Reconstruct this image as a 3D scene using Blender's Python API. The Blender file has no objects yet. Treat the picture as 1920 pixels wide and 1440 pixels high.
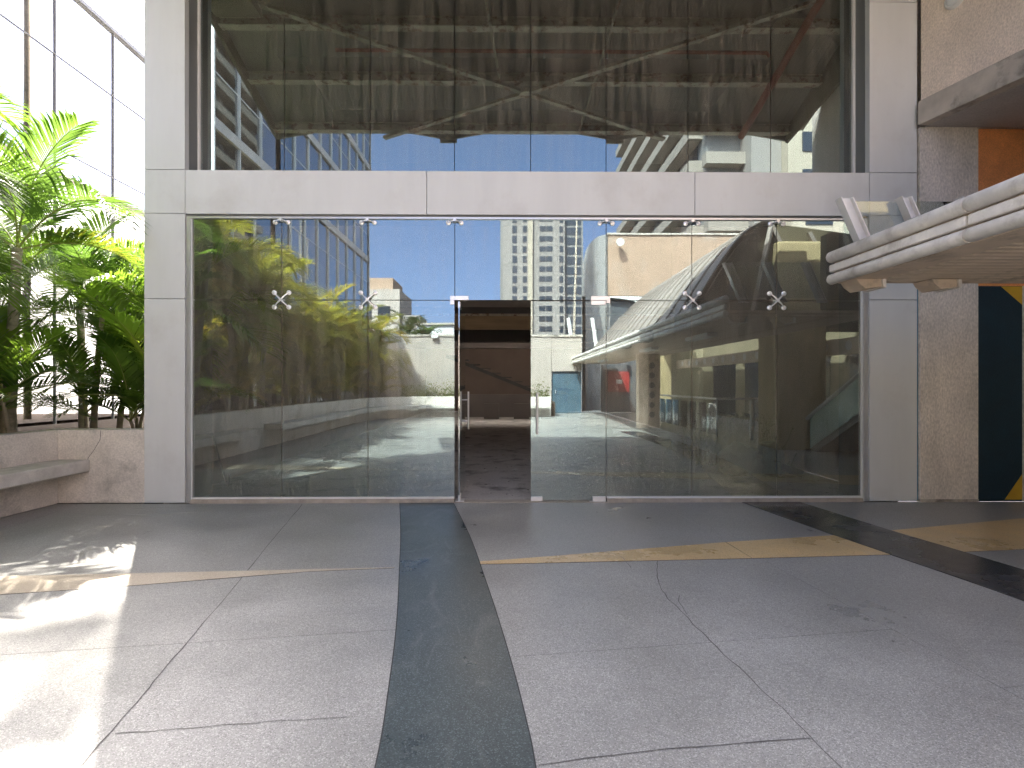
import bpy, bmesh, math, random
from mathutils import Vector, Matrix, noise
R = math.radians
random.seed(11)
S = bpy.context.scene
COL = S.collection

# ------------------------------------------------------------------ camera, sky, sun, exposure
cam = bpy.data.cameras.new('camera')
cam.sensor_width = 36.0
cam.lens = 18.75
cam.clip_start = 0.05
cam.clip_end = 3000
cam_o = bpy.data.objects.new('camera', cam)
COL.objects.link(cam_o)
cam_o.location = (0, 0, 1.39)
cam_o.rotation_euler = (R(90), 0, R(-0.6))
S.camera = cam_o

SUN_AZ = math.atan2(-0.53, 0.848)      # from +Y towards +X
SUN_EL = R(51)
w = bpy.data.worlds.new('World')
S.world = w
w.use_nodes = True
nt = w.node_tree
sky = nt.nodes.new('ShaderNodeTexSky')
sky.sky_type = 'NISHITA'
sky.sun_disc = False
sky.sun_elevation = SUN_EL
sky.sun_rotation = SUN_AZ
sky.altitude = 900
sky.air_density = 0.32
sky.dust_density = 9.5
sky.ozone_density = 2.0
nt.nodes['Background'].inputs['Strength'].default_value = 0.15
nt.links.new(sky.outputs[0], nt.nodes['Background'].inputs['Color'])

sun = bpy.data.lights.new('sun', 'SUN')
sun.energy = 2.6
sun.angle = R(0.53)
sun.color = (1.0, 0.92, 0.82)
sun_o = bpy.data.objects.new('sun', sun)
COL.objects.link(sun_o)
tosun = Vector((math.sin(SUN_AZ) * math.cos(SUN_EL), math.cos(SUN_AZ) * math.cos(SUN_EL), math.sin(SUN_EL)))
sun_o.rotation_euler = (-tosun).to_track_quat('-Z', 'Y').to_euler()
sun_o.location = (-20, 30, 40)

S.view_settings.view_transform = 'Standard'
S.view_settings.look = 'None'
S.view_settings.exposure = 3.25
S.view_settings.gamma = 1.0
S.view_settings.use_curve_mapping = False
S.render.engine = 'CYCLES'
S.cycles.use_denoising = True
S.cycles.use_adaptive_sampling = False
S.cycles.denoising_prefilter = 'NONE'
S.cycles.max_bounces = 10
S.cycles.diffuse_bounces = 4
S.cycles.glossy_bounces = 5
S.cycles.transmission_bounces = 6
S.cycles.transparent_max_bounces = 16
S.cycles.sample_clamp_indirect = 6.0
S.cycles.caustics_reflective = False
S.cycles.caustics_refractive = False

# ------------------------------------------------------------------ materials
M = {}


def base_mat(name):
    m = bpy.data.materials.new(name)
    m.use_nodes = True
    t = m.node_tree
    return m, t, t.nodes, t.links, t.nodes['Principled BSDF']


def pm(name, col, rough=0.6, var=0.12, scale=3.0, bump=0.0, bscale=60.0, metal=0.0, spec=0.4,
       stain=None, stain_scale=1.2, stain_lo=0.52, stain_hi=0.68, stretch=(1, 1, 1), fine=0.0, fine_scale=120.0, rvar=0.1):
    """plain painted / plastered / metal surface: broad blotches, fine grain, optional stains, fine relief"""
    m, t, n, l, p = base_mat(name)
    tc = n.new('ShaderNodeTexCoord')
    mp = n.new('ShaderNodeMapping')
    mp.inputs['Scale'].default_value = stretch
    l.new(tc.outputs['Object'], mp.inputs['Vector'])
    nz = n.new('ShaderNodeTexNoise')
    nz.inputs['Scale'].default_value = scale
    nz.inputs['Detail'].default_value = 6
    nz.inputs['Roughness'].default_value = 0.6
    l.new(mp.outputs[0], nz.inputs['Vector'])
    r = n.new('ShaderNodeValToRGB')
    r.color_ramp.elements[0].position = 0.3
    r.color_ramp.elements[1].position = 0.7
    r.color_ramp.elements[0].color = [c * (1 - var) for c in col] + [1]
    r.color_ramp.elements[1].color = [min(1, c * (1 + var)) for c in col] + [1]
    l.new(nz.outputs['Fac'], r.inputs['Fac'])
    out = r.outputs['Color']
    if fine > 0:
        fz = n.new('ShaderNodeTexNoise')
        fz.inputs['Scale'].default_value = fine_scale
        fz.inputs['Detail'].default_value = 3
        l.new(mp.outputs[0], fz.inputs['Vector'])
        fr = n.new('ShaderNodeMapRange')
        fr.inputs[1].default_value = 0.3
        fr.inputs[2].default_value = 0.7
        fr.inputs[3].default_value = 1 - fine
        fr.inputs[4].default_value = 1 + fine
        l.new(fz.outputs['Fac'], fr.inputs[0])
        mm = n.new('ShaderNodeMix')
        mm.data_type = 'RGBA'
        mm.blend_type = 'MULTIPLY'
        mm.inputs[0].default_value = 1.0
        l.new(out, mm.inputs[6])
        l.new(fr.outputs[0], mm.inputs[7])
        out = mm.outputs[2]
    if stain:
        sz = n.new('ShaderNodeTexNoise')
        sz.inputs['Scale'].default_value = stain_scale
        sz.inputs['Detail'].default_value = 8
        sz.inputs['Roughness'].default_value = 0.65
        l.new(tc.outputs['Object'], sz.inputs['Vector'])
        sr = n.new('ShaderNodeMapRange')
        sr.inputs[1].default_value = stain_lo
        sr.inputs[2].default_value = stain_hi
        l.new(sz.outputs['Fac'], sr.inputs[0])
        mx = n.new('ShaderNodeMix')
        mx.data_type = 'RGBA'
        l.new(sr.outputs[0], mx.inputs[0])
        l.new(out, mx.inputs[6])
        mx.inputs[7].default_value = list(stain) + [1]
        out = mx.outputs[2]
    l.new(out, p.inputs['Base Color'])
    rr = n.new('ShaderNodeMapRange')
    rr.inputs[3].default_value = max(0.02, rough - rvar)
    rr.inputs[4].default_value = min(1, rough + rvar)
    l.new(nz.outputs['Fac'], rr.inputs[0])
    l.new(rr.outputs[0], p.inputs['Roughness'])
    p.inputs['Metallic'].default_value = metal
    p.inputs['Specular IOR Level'].default_value = spec
    if bump > 0:
        bz = n.new('ShaderNodeTexNoise')
        bz.inputs['Scale'].default_value = bscale
        bz.inputs['Detail'].default_value = 4
        l.new(mp.outputs[0], bz.inputs['Vector'])
        b = n.new('ShaderNodeBump')
        b.inputs['Strength'].default_value = 0.8
        b.inputs['Distance'].default_value = bump
        l.new(bz.outputs['Fac'], b.inputs['Height'])
        l.new(b.outputs[0], p.inputs['Normal'])
    M[name] = m
    return m


def terrazzo(name, col, chip_dark, chip_light, rough=0.3, chip=230.0, amount=1.0):
    m, t, n, l, p = base_mat(name)
    tc = n.new('ShaderNodeTexCoord')
    v = n.new('ShaderNodeTexVoronoi')
    v.inputs['Scale'].default_value = chip
    l.new(tc.outputs['Object'], v.inputs['Vector'])
    sep = n.new('ShaderNodeSeparateColor')
    l.new(v.outputs['Color'], sep.inputs[0])
    r = n.new('ShaderNodeValToRGB')
    e = r.color_ramp.elements
    e[0].position = 0.0
    e[0].color = list(chip_dark) + [1]
    e[1].position = 1.0
    e[1].color = list(chip_light) + [1]
    for pos, c in ((0.10, chip_dark), (0.18, col), (0.80, col), (0.92, chip_light)):
        k = e.new(pos)
        k.color = list(c) + [1]
    l.new(sep.outputs[0], r.inputs['Fac'])
    # large worn patches and dust
    nz = n.new('ShaderNodeTexNoise')
    nz.inputs['Scale'].default_value = 1.1
    nz.inputs['Detail'].default_value = 9
    nz.inputs['Roughness'].default_value = 0.62
    l.new(tc.outputs['Object'], nz.inputs['Vector'])
    mr = n.new('ShaderNodeMapRange')
    mr.inputs[1].default_value = 0.3
    mr.inputs[2].default_value = 0.7
    mr.inputs[3].default_value = 0.74
    mr.inputs[4].default_value = 1.20
    l.new(nz.outputs['Fac'], mr.inputs[0])
    mm = n.new('ShaderNodeMix')
    mm.data_type = 'RGBA'
    mm.blend_type = 'MULTIPLY'
    mm.inputs[0].default_value = 1.0
    l.new(r.outputs[0], mm.inputs[6])
    l.new(mr.outputs[0], mm.inputs[7])
    # dark grime blots
    n2 = n.new('ShaderNodeTexNoise')
    n2.inputs['Scale'].default_value = 2.3
    n2.inputs['Detail'].default_value = 10
    n2.inputs['Roughness'].default_value = 0.7
    mp = n.new('ShaderNodeMapping')
    mp.inputs['Location'].default_value = (7.3, 2.1, 0)
    mp.inputs['Scale'].default_value = (0.6, 1.5, 1)
    l.new(tc.outputs['Object'], mp.inputs['Vector'])
    l.new(mp.outputs[0], n2.inputs['Vector'])
    m2 = n.new('ShaderNodeMapRange')
    m2.inputs[1].default_value = 0.60
    m2.inputs[2].default_value = 0.80
    m2.inputs[3].default_value = 0.0
    m2.inputs[4].default_value = 0.35 * amount
    l.new(n2.outputs['Fac'], m2.inputs[0])
    mx = n.new('ShaderNodeMix')
    mx.data_type = 'RGBA'
    l.new(m2.outputs[0], mx.inputs[0])
    l.new(mm.outputs[2], mx.inputs[6])
    mx.inputs[7].default_value = [c * 0.35 for c in col] + [1]
    n3 = n.new('ShaderNodeTexNoise')
    n3.inputs['Scale'].default_value = 3.1
    n3.inputs['Detail'].default_value = 7
    n3.inputs['Distortion'].default_value = 1.6
    mp3 = n.new('ShaderNodeMapping')
    mp3.inputs['Location'].default_value = (3.7, 11.3, 0)
    mp3.inputs['Rotation'].default_value = (0, 0, 0.5)
    mp3.inputs['Scale'].default_value = (1.6, 0.7, 1)
    l.new(tc.outputs['Object'], mp3.inputs['Vector'])
    l.new(mp3.outputs[0], n3.inputs['Vector'])
    m3 = n.new('ShaderNodeMapRange')
    m3.inputs[1].default_value = 0.56
    m3.inputs[2].default_value = 0.78
    m3.inputs[4].default_value = 0.16
    l.new(n3.outputs['Fac'], m3.inputs[0])
    mx3 = n.new('ShaderNodeMix')
    mx3.data_type = 'RGBA'
    l.new(m3.outputs[0], mx3.inputs[0])
    l.new(mx.outputs[2], mx3.inputs[6])
    mx3.inputs[7].default_value = (0.42, 0.41, 0.39, 1)
    mx = mx3
    l.new(mx.outputs[2], p.inputs['Base Color'])
    rr = n.new('ShaderNodeMapRange')
    rr.inputs[1].default_value = 0.3
    rr.inputs[2].default_value = 0.7
    rr.inputs[3].default_value = rough - 0.08
    rr.inputs[4].default_value = rough + 0.16
    l.new(nz.outputs['Fac'], rr.inputs[0])
    l.new(rr.outputs[0], p.inputs['Roughness'])
    p.inputs['Specular IOR Level'].default_value = 0.5
    b = n.new('ShaderNodeBump')
    b.inputs['Strength'].default_value = 0.25
    b.inputs['Distance'].default_value = 0.0006
    l.new(v.outputs['Distance'], b.inputs['Height'])
    l.new(b.outputs[0], p.inputs['Normal'])
    M[name] = m
    return m


def glass(name, refl, tint, rtint=(1, 1, 1), wob=0.0004, wscale=1.0, dirt=0.03, fres=True):
    """a coated pane: part mirror, part tinted clear, thin vertical dust streaks, slight waviness"""
    m = bpy.data.materials.new(name)
    m.use_nodes = True
    t = m.node_tree
    n, l = t.nodes, t.links
    n.remove(n['Principled BSDF'])
    out = n['Material Output']
    tr = n.new('ShaderNodeBsdfTransparent')
    tr.inputs[0].default_value = list(tint) + [1]
    gl = n.new('ShaderNodeBsdfGlossy')
    gl.inputs['Color'].default_value = list(rtint) + [1]
    gl.inputs['Roughness'].default_value = 0.0
    mix = n.new('ShaderNodeMixShader')
    if fres:
        fr = n.new('ShaderNodeFresnel')
        fr.inputs['IOR'].default_value = 1.5
        ad = n.new('ShaderNodeMath')
        ad.operation = 'ADD'
        ad.use_clamp = True
        ad.inputs[1].default_value = refl
        l.new(fr.outputs[0], ad.inputs[0])
        l.new(ad.outputs[0], mix.inputs[0])
    else:
        mix.inputs[0].default_value = refl
    l.new(tr.outputs[0], mix.inputs[1])
    l.new(gl.outputs[0], mix.inputs[2])
    tc = n.new('ShaderNodeTexCoord')
    if wob > 0:
        nz = n.new('ShaderNodeTexNoise')
        nz.inputs['Scale'].default_value = wscale
        nz.inputs['Detail'].default_value = 2
        nz.inputs['Roughness'].default_value = 0.4
        l.new(tc.outputs['Object'], nz.inputs['Vector'])
        b = n.new('ShaderNodeBump')
        b.inputs['Strength'].default_value = 1.0
        b.inputs['Distance'].default_value = wob
        l.new(nz.outputs['Fac'], b.inputs['Height'])
        l.new(b.outputs[0], gl.inputs['Normal'])
    fin = mix.outputs[0]
    if dirt > 0:
        df = n.new('ShaderNodeBsdfDiffuse')
        df.inputs[0].default_value = (0.60, 0.54, 0.45, 1)
        mp = n.new('ShaderNodeMapping')
        mp.inputs['Scale'].default_value = (7, 7, 0.5)
        l.new(tc.outputs['Object'], mp.inputs['Vector'])
        dz = n.new('ShaderNodeTexNoise')
        dz.inputs['Scale'].default_value = 2.0
        dz.inputs['Detail'].default_value = 6
        dz.inputs['Roughness'].default_value = 0.65
        l.new(mp.outputs[0], dz.inputs['Vector'])
        mr = n.new('ShaderNodeMapRange')
        mr.inputs[1].default_value = 0.35
        mr.inputs[2].default_value = 0.8
        mr.inputs[3].default_value = dirt * 0.4
        mr.inputs[4].default_value = dirt * 2.5
        l.new(dz.outputs['Fac'], mr.inputs[0])
        mx = n.new('ShaderNodeMixShader')
        l.new(mr.outputs[0], mx.inputs[0])
        l.new(fin, mx.inputs[1])
        l.new(df.outputs[0], mx.inputs[2])
        fin = mx.outputs[0]
    l.new(fin, out.inputs['Surface'])
    M[name] = m
    return m


def leaf_mat(name, col, trans, var=0.35):
    m = bpy.data.materials.new(name)
    m.use_nodes = True
    t = m.node_tree
    n, l = t.nodes, t.links
    n.remove(n['Principled BSDF'])
    out = n['Material Output']
    oi = n.new('ShaderNodeObjectInfo')
    tc = n.new('ShaderNodeTexCoord')
    nz = n.new('ShaderNodeTexNoise')
    nz.inputs['Scale'].default_value = 1.6
    nz.inputs['Detail'].default_value = 3
    l.new(tc.outputs['Object'], nz.inputs['Vector'])
    add = n.new('ShaderNodeMath')
    add.operation = 'ADD'
    l.new(oi.outputs['Random'], add.inputs[0])
    l.new(nz.outputs['Fac'], add.inputs[1])
    mr = n.new('ShaderNodeMapRange')
    mr.inputs[1].default_value = 0.3
    mr.inputs[2].default_value = 1.7
    l.new(add.outputs[0], mr.inputs[0])

    def ramp(c, warm):
        r = n.new('ShaderNodeValToRGB')
        e = r.color_ramp.elements
        e[0].color = [c[0] * (1 - var), c[1] * (1 - var), c[2] * (1 - var * 0.6), 1]
        e[1].color = [c[0] * (1 + var * warm), c[1] * (1 + var * 0.8), c[2], 1]
        e[0].position = 0.1
        e[1].position = 0.75
        k = e.new(0.96)
        k.color = [c[0] * 2.0, c[1] * 1.2, c[2] * 0.8, 1]
        l.new(mr.outputs[0], r.inputs['Fac'])
        return r
    r1 = ramp(col, 1.6)
    r2 = ramp(trans, 1.3)
    d = n.new('ShaderNodeBsdfPrincipled')
    d.inputs['Roughness'].default_value = 0.42
    d.inputs['Specular IOR Level'].default_value = 0.45
    l.new(r1.outputs[0], d.inputs['Base Color'])
    tl = n.new('ShaderNodeBsdfTranslucent')
    l.new(r2.outputs[0], tl.inputs[0])
    mx = n.new('ShaderNodeMixShader')
    mx.inputs[0].default_value = 0.55
    l.new(d.outputs[0], mx.inputs[1])
    l.new(tl.outputs[0], mx.inputs[2])
    l.new(mx.outputs[0], out.inputs['Surface'])
    M[name] = m
    return m


terrazzo('terrazzo_grey', (0.275, 0.275, 0.262), (0.17, 0.17, 0.16), (0.44, 0.44, 0.42), 0.33)
terrazzo('terrazzo_green', (0.048, 0.064, 0.066), (0.028, 0.036, 0.038), (0.125, 0.15, 0.155), 0.30, amount=0.3)
terrazzo('terrazzo_black', (0.035, 0.037, 0.042), (0.012, 0.012, 0.014), (0.09, 0.09, 0.095), 0.2, amount=0.3)
terrazzo('terrazzo_sand', (0.46, 0.40, 0.31), (0.34, 0.29, 0.21), (0.58, 0.52, 0.43), 0.34, amount=0.5)
terrazzo('terrazzo_yellow', (0.60, 0.43, 0.21), (0.38, 0.25, 0.11), (0.66, 0.52, 0.32), 0.26, amount=0.6)
pm('joint', (0.05, 0.05, 0.05), 0.9)
pm('crack_line', (0.11, 0.105, 0.10), 0.9)
pm('asphalt', (0.10, 0.10, 0.10), 0.9, 0.2, 1.0)
pm('aluminium', (0.675, 0.69, 0.685), 0.42, 0.05, 2.0, stretch=(1.5, 1.5, 0.25), stain=(0.50, 0.49, 0.46), stain_scale=1.3, stain_lo=0.52, stain_hi=0.95, spec=0.5, rvar=0.05)
pm('aluminium_dark', (0.20, 0.205, 0.205), 0.5, 0.04, 0.7)
pm('silver', (0.62, 0.62, 0.62), 0.35, 0.05, 5, metal=0.7)
pm('steel', (0.80, 0.79, 0.77), 0.3, 0.05, 9, metal=0.55, rvar=0.06)
pm('sill_stone', (0.42, 0.37, 0.31), 0.6, 0.25, 9, bump=0.001)
pm('concrete_wall', (0.66, 0.61, 0.555), 0.85, 0.14, 2.5, bump=0.004, bscale=70, stain=(0.13, 0.125, 0.115), stain_scale=1.6, stain_lo=0.54, stain_hi=0.82, fine=0.14, fine_scale=60)
pm('bench_concrete', (0.56, 0.53, 0.49), 0.8, 0.2, 3.5, bump=0.002, bscale=60, stain=(0.12, 0.115, 0.10), stain_scale=2.6, stain_lo=0.53, stain_hi=0.8, fine=0.1)
pm('roughcast', (0.80, 0.69, 0.59), 0.9, 0.12, 2.2, bump=0.012, bscale=75, stretch=(1, 1, 0.55), fine=0.16, fine_scale=75)
pm('roughcast_grey', (0.70, 0.64, 0.57), 0.9, 0.16, 3.0, bump=0.012, bscale=75, stretch=(1, 1, 0.5), fine=0.20, fine_scale=50)
pm('band_concrete', (0.50, 0.45, 0.39), 0.85, 0.2, 4, bump=0.003, stain=(0.13, 0.115, 0.10), stain_scale=2.2)
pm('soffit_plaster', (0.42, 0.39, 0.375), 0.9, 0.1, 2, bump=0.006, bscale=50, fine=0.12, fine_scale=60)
pm('mural_orange', (0.90, 0.37, 0.14), 0.75, 0.12, 5, bump=0.007, bscale=90, fine=0.15, fine_scale=90)
pm('mural_teal', (0.009, 0.030, 0.045), 0.6, 0.15, 5, bump=0.006, bscale=90, fine=0.12, fine_scale=90)
pm('mural_yellow', (0.55, 0.34, 0.03), 0.7, 0.12, 5, bump=0.006, bscale=90)
pm('canopy_white', (0.84, 0.79, 0.72), 0.55, 0.14, 6, stain=(0.36, 0.30, 0.23), stain_scale=5, stain_lo=0.5, stain_hi=0.85, bump=0.0006)
pm('canopy_cream', (0.70, 0.57, 0.44), 0.6, 0.1, 5, stain=(0.36, 0.29, 0.21), stain_scale=4)
pm('white_paint', (0.75, 0.75, 0.73), 0.45, 0.05, 5)
pm('post_paint', (0.82, 0.80, 0.77), 0.4, 0.08, 8, metal=0.2)
pm('deck_paint', (0.48, 0.43, 0.37), 0.8, 0.07, 1.2)
pm('beam_paint', (0.72, 0.63, 0.50), 0.75, 0.2, 5, stain=(0.28, 0.13, 0.07), stain_scale=6, stain_lo=0.52, stain_hi=0.62)
pm('panel_olive', (0.24, 0.21, 0.145), 0.8, 0.12, 2)
pm('red_pipe', (0.42, 0.085, 0.045), 0.5, 0.2, 6)
pm('building_frame', (0.85, 0.83, 0.80), 0.5, 0.06, 3)
pm('spandrel', (0.78, 0.71, 0.66), 0.6, 0.08, 2)
pm('wall_beige', (0.40, 0.275, 0.195), 0.85, 0.08, 0.8, bump=0.003, stain=(0.40, 0.33, 0.27), stain_scale=0.9, stain_lo=0.55, stain_hi=0.8)
pm('wall_pale', (0.44, 0.385, 0.34), 0.85, 0.08, 0.7, stain=(0.36, 0.33, 0.30), stain_scale=0.7)
pm('wall_greyc', (0.40, 0.39, 0.37), 0.85, 0.16, 0.8, stain=(0.24, 0.23, 0.21), stain_scale=1.2, stretch=(1, 1, 0.3))
pm('slate_wall', (0.075, 0.085, 0.095), 0.6, 0.1, 2)
pm('door_blue', (0.06, 0.115, 0.155), 0.5, 0.15, 4, stain=(0.02, 0.07, 0.13), stain_scale=3)
pm('door_red', (0.30, 0.03, 0.03), 0.5, 0.1, 4)
pm('white_print', (0.8, 0.78, 0.76), 0.5, 0.02)
pm('vault_metal', (0.38, 0.33, 0.29), 0.5, 0.08, 2, metal=0.0, stain=(0.3, 0.26, 0.23), stain_scale=1.5, stretch=(1, 1, 1))
pm('seam_metal', (0.28, 0.245, 0.22), 0.5, 0.08, 2)
pm('olive_wall', (0.30, 0.26, 0.17), 0.85, 0.12, 1.2)
pm('olive_dark', (0.10, 0.085, 0.05), 0.8, 0.12, 1.2)  # darker copy of the olive wall colour, standing in for shade
pm('brown_column', (0.40, 0.32, 0.18), 0.8, 0.1, 2, stretch=(3, 3, 0.5))
pm('tower_pale', (0.27, 0.245, 0.225), 0.8, 0.05, 0.1)
pm('tower_cream', (0.42, 0.36, 0.28), 0.8, 0.05, 0.1)
pm('tower_grey', (0.20, 0.195, 0.19), 0.8, 0.06, 0.1)
pm('tower_slab', (0.30, 0.26, 0.22), 0.8, 0.06, 0.2)
pm('window_dark', (0.03, 0.04, 0.055), 0.12, 0.15, 0.4, spec=0.6, rvar=0.03)
pm('bark', (0.30, 0.26, 0.19), 0.85, 0.2, 14, bump=0.006, bscale=30, stretch=(1, 1, 2.5), stain=(0.16, 0.15, 0.09), stain_scale=6)
pm('soil', (0.09, 0.065, 0.045), 0.95, 0.3, 6, bump=0.02, bscale=12)
pm('rachis', (0.24, 0.27, 0.07), 0.5, 0.15, 6)
pm('hall_floor', (0.52, 0.50, 0.48), 0.55, 0.15, 1.3, stain=(0.13, 0.125, 0.12), stain_scale=2.2, fine=0.15, fine_scale=40)
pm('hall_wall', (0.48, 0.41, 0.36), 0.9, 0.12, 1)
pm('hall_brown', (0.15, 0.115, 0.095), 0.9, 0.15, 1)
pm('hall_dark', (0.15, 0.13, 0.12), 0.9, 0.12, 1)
pm('hall_wood', (0.52, 0.36, 0.21), 0.7, 0.2, 3, stretch=(0.3, 3, 3))
pm('bag_plastic', (0.05, 0.052, 0.06), 0.3, 0.2, 6, spec=0.6)
pm('bag_teal', (0.07, 0.13, 0.15), 0.35, 0.2, 6)
pm('paper', (0.72, 0.72, 0.70), 0.8, 0.1, 8)
pm('paper_brown', (0.35, 0.30, 0.16), 0.8, 0.1, 8)
pm('litter_dark', (0.05, 0.045, 0.04), 0.9, 0.3, 8)
pm('dry_twig', (0.26, 0.23, 0.16), 0.9, 0.25, 6)
pm('stick_dark', (0.03, 0.03, 0.03), 0.5, 0.1, 6)
pm('rail_teal', (0.30, 0.45, 0.42), 0.3, 0.1, 3)
pm('film_blue', (0.10, 0.24, 0.36), 0.4, 0.2, 6)
leaf_mat('palm_leaf', (0.085, 0.165, 0.03), (0.15, 0.28, 0.035))
leaf_mat('palm_leaf_dry', (0.21, 0.205, 0.045), (0.38, 0.40, 0.05))  # brighter, yellower leaf copy: sunlight put into the mirrored row's colour
leaf_mat('hedge_leaf', (0.11, 0.15, 0.025), (0.22, 0.28, 0.03))
glass('pane_glass', 0.20, (0.66, 0.68, 0.66), (0.76, 0.97, 1.0), 0.0004, 1.1, 0.075)
glass('pane_upper', 0.20, (0.38, 0.40, 0.38), (0.74, 0.97, 1.0), 0.0004, 1.1, 0.07)
_m, _t, _n, _l, _p = base_mat('skylight_sheet')  # translucent sheet for an added roof panel that brightens the dark hall
_n.remove(_p)
_tl = _n.new('ShaderNodeBsdfTranslucent')
_tl.inputs[0].default_value = (0.7, 0.68, 0.64, 1)
_l.new(_tl.outputs[0], _n['Material Output'].inputs['Surface'])
M['skylight_sheet'] = _m
_m = _m.copy()
_m.name = 'skylight_grimy'  # dimmer copy, toned down only to cut light from the rear panel
[k for k in _m.node_tree.nodes if k.type == 'BSDF_TRANSLUCENT'][0].inputs[0].default_value = (0.035, 0.032, 0.03, 1)
M['skylight_grimy'] = _m
glass('pane_back', 0.0, (0.97, 0.98, 0.97), (1, 1, 1), 0.0, 1, 0.0)
glass('door_glass', 0.24, (0.70, 0.74, 0.71), (0.95, 1, 1), 0.0002, 0.8, 0.012)
glass('parapet_glass', 0.05, (0.80, 0.88, 0.90), (1, 1, 1), 0.0, 1, 0.03)
# office block glass: dark, mirror-like
_m, _t, _n, _l, _p = base_mat('office_glass')
_p.inputs['Base Color'].default_value = (0.22, 0.24, 0.25, 1)
_p.inputs['Metallic'].default_value = 1.0
_p.inputs['Roughness'].default_value = 0.03
_oi = _n.new('ShaderNodeObjectInfo')
_mr = _n.new('ShaderNodeValToRGB')
_mr.color_ramp.elements[0].color = (0.22, 0.235, 0.24, 1)
_mr.color_ramp.elements[1].color = (0.34, 0.36, 0.375, 1)
_l.new(_oi.outputs['Random'], _mr.inputs[0])
_l.new(_mr.outputs[0], _p.inputs['Base Color'])
M['office_glass'] = _m
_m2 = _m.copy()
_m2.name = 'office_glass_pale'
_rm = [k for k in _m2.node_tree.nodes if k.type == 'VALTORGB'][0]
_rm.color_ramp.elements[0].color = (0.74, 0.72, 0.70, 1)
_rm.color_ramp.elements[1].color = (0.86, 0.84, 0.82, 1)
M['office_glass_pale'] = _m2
pm('frame_dark', (0.34, 0.33, 0.32), 0.5)


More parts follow.
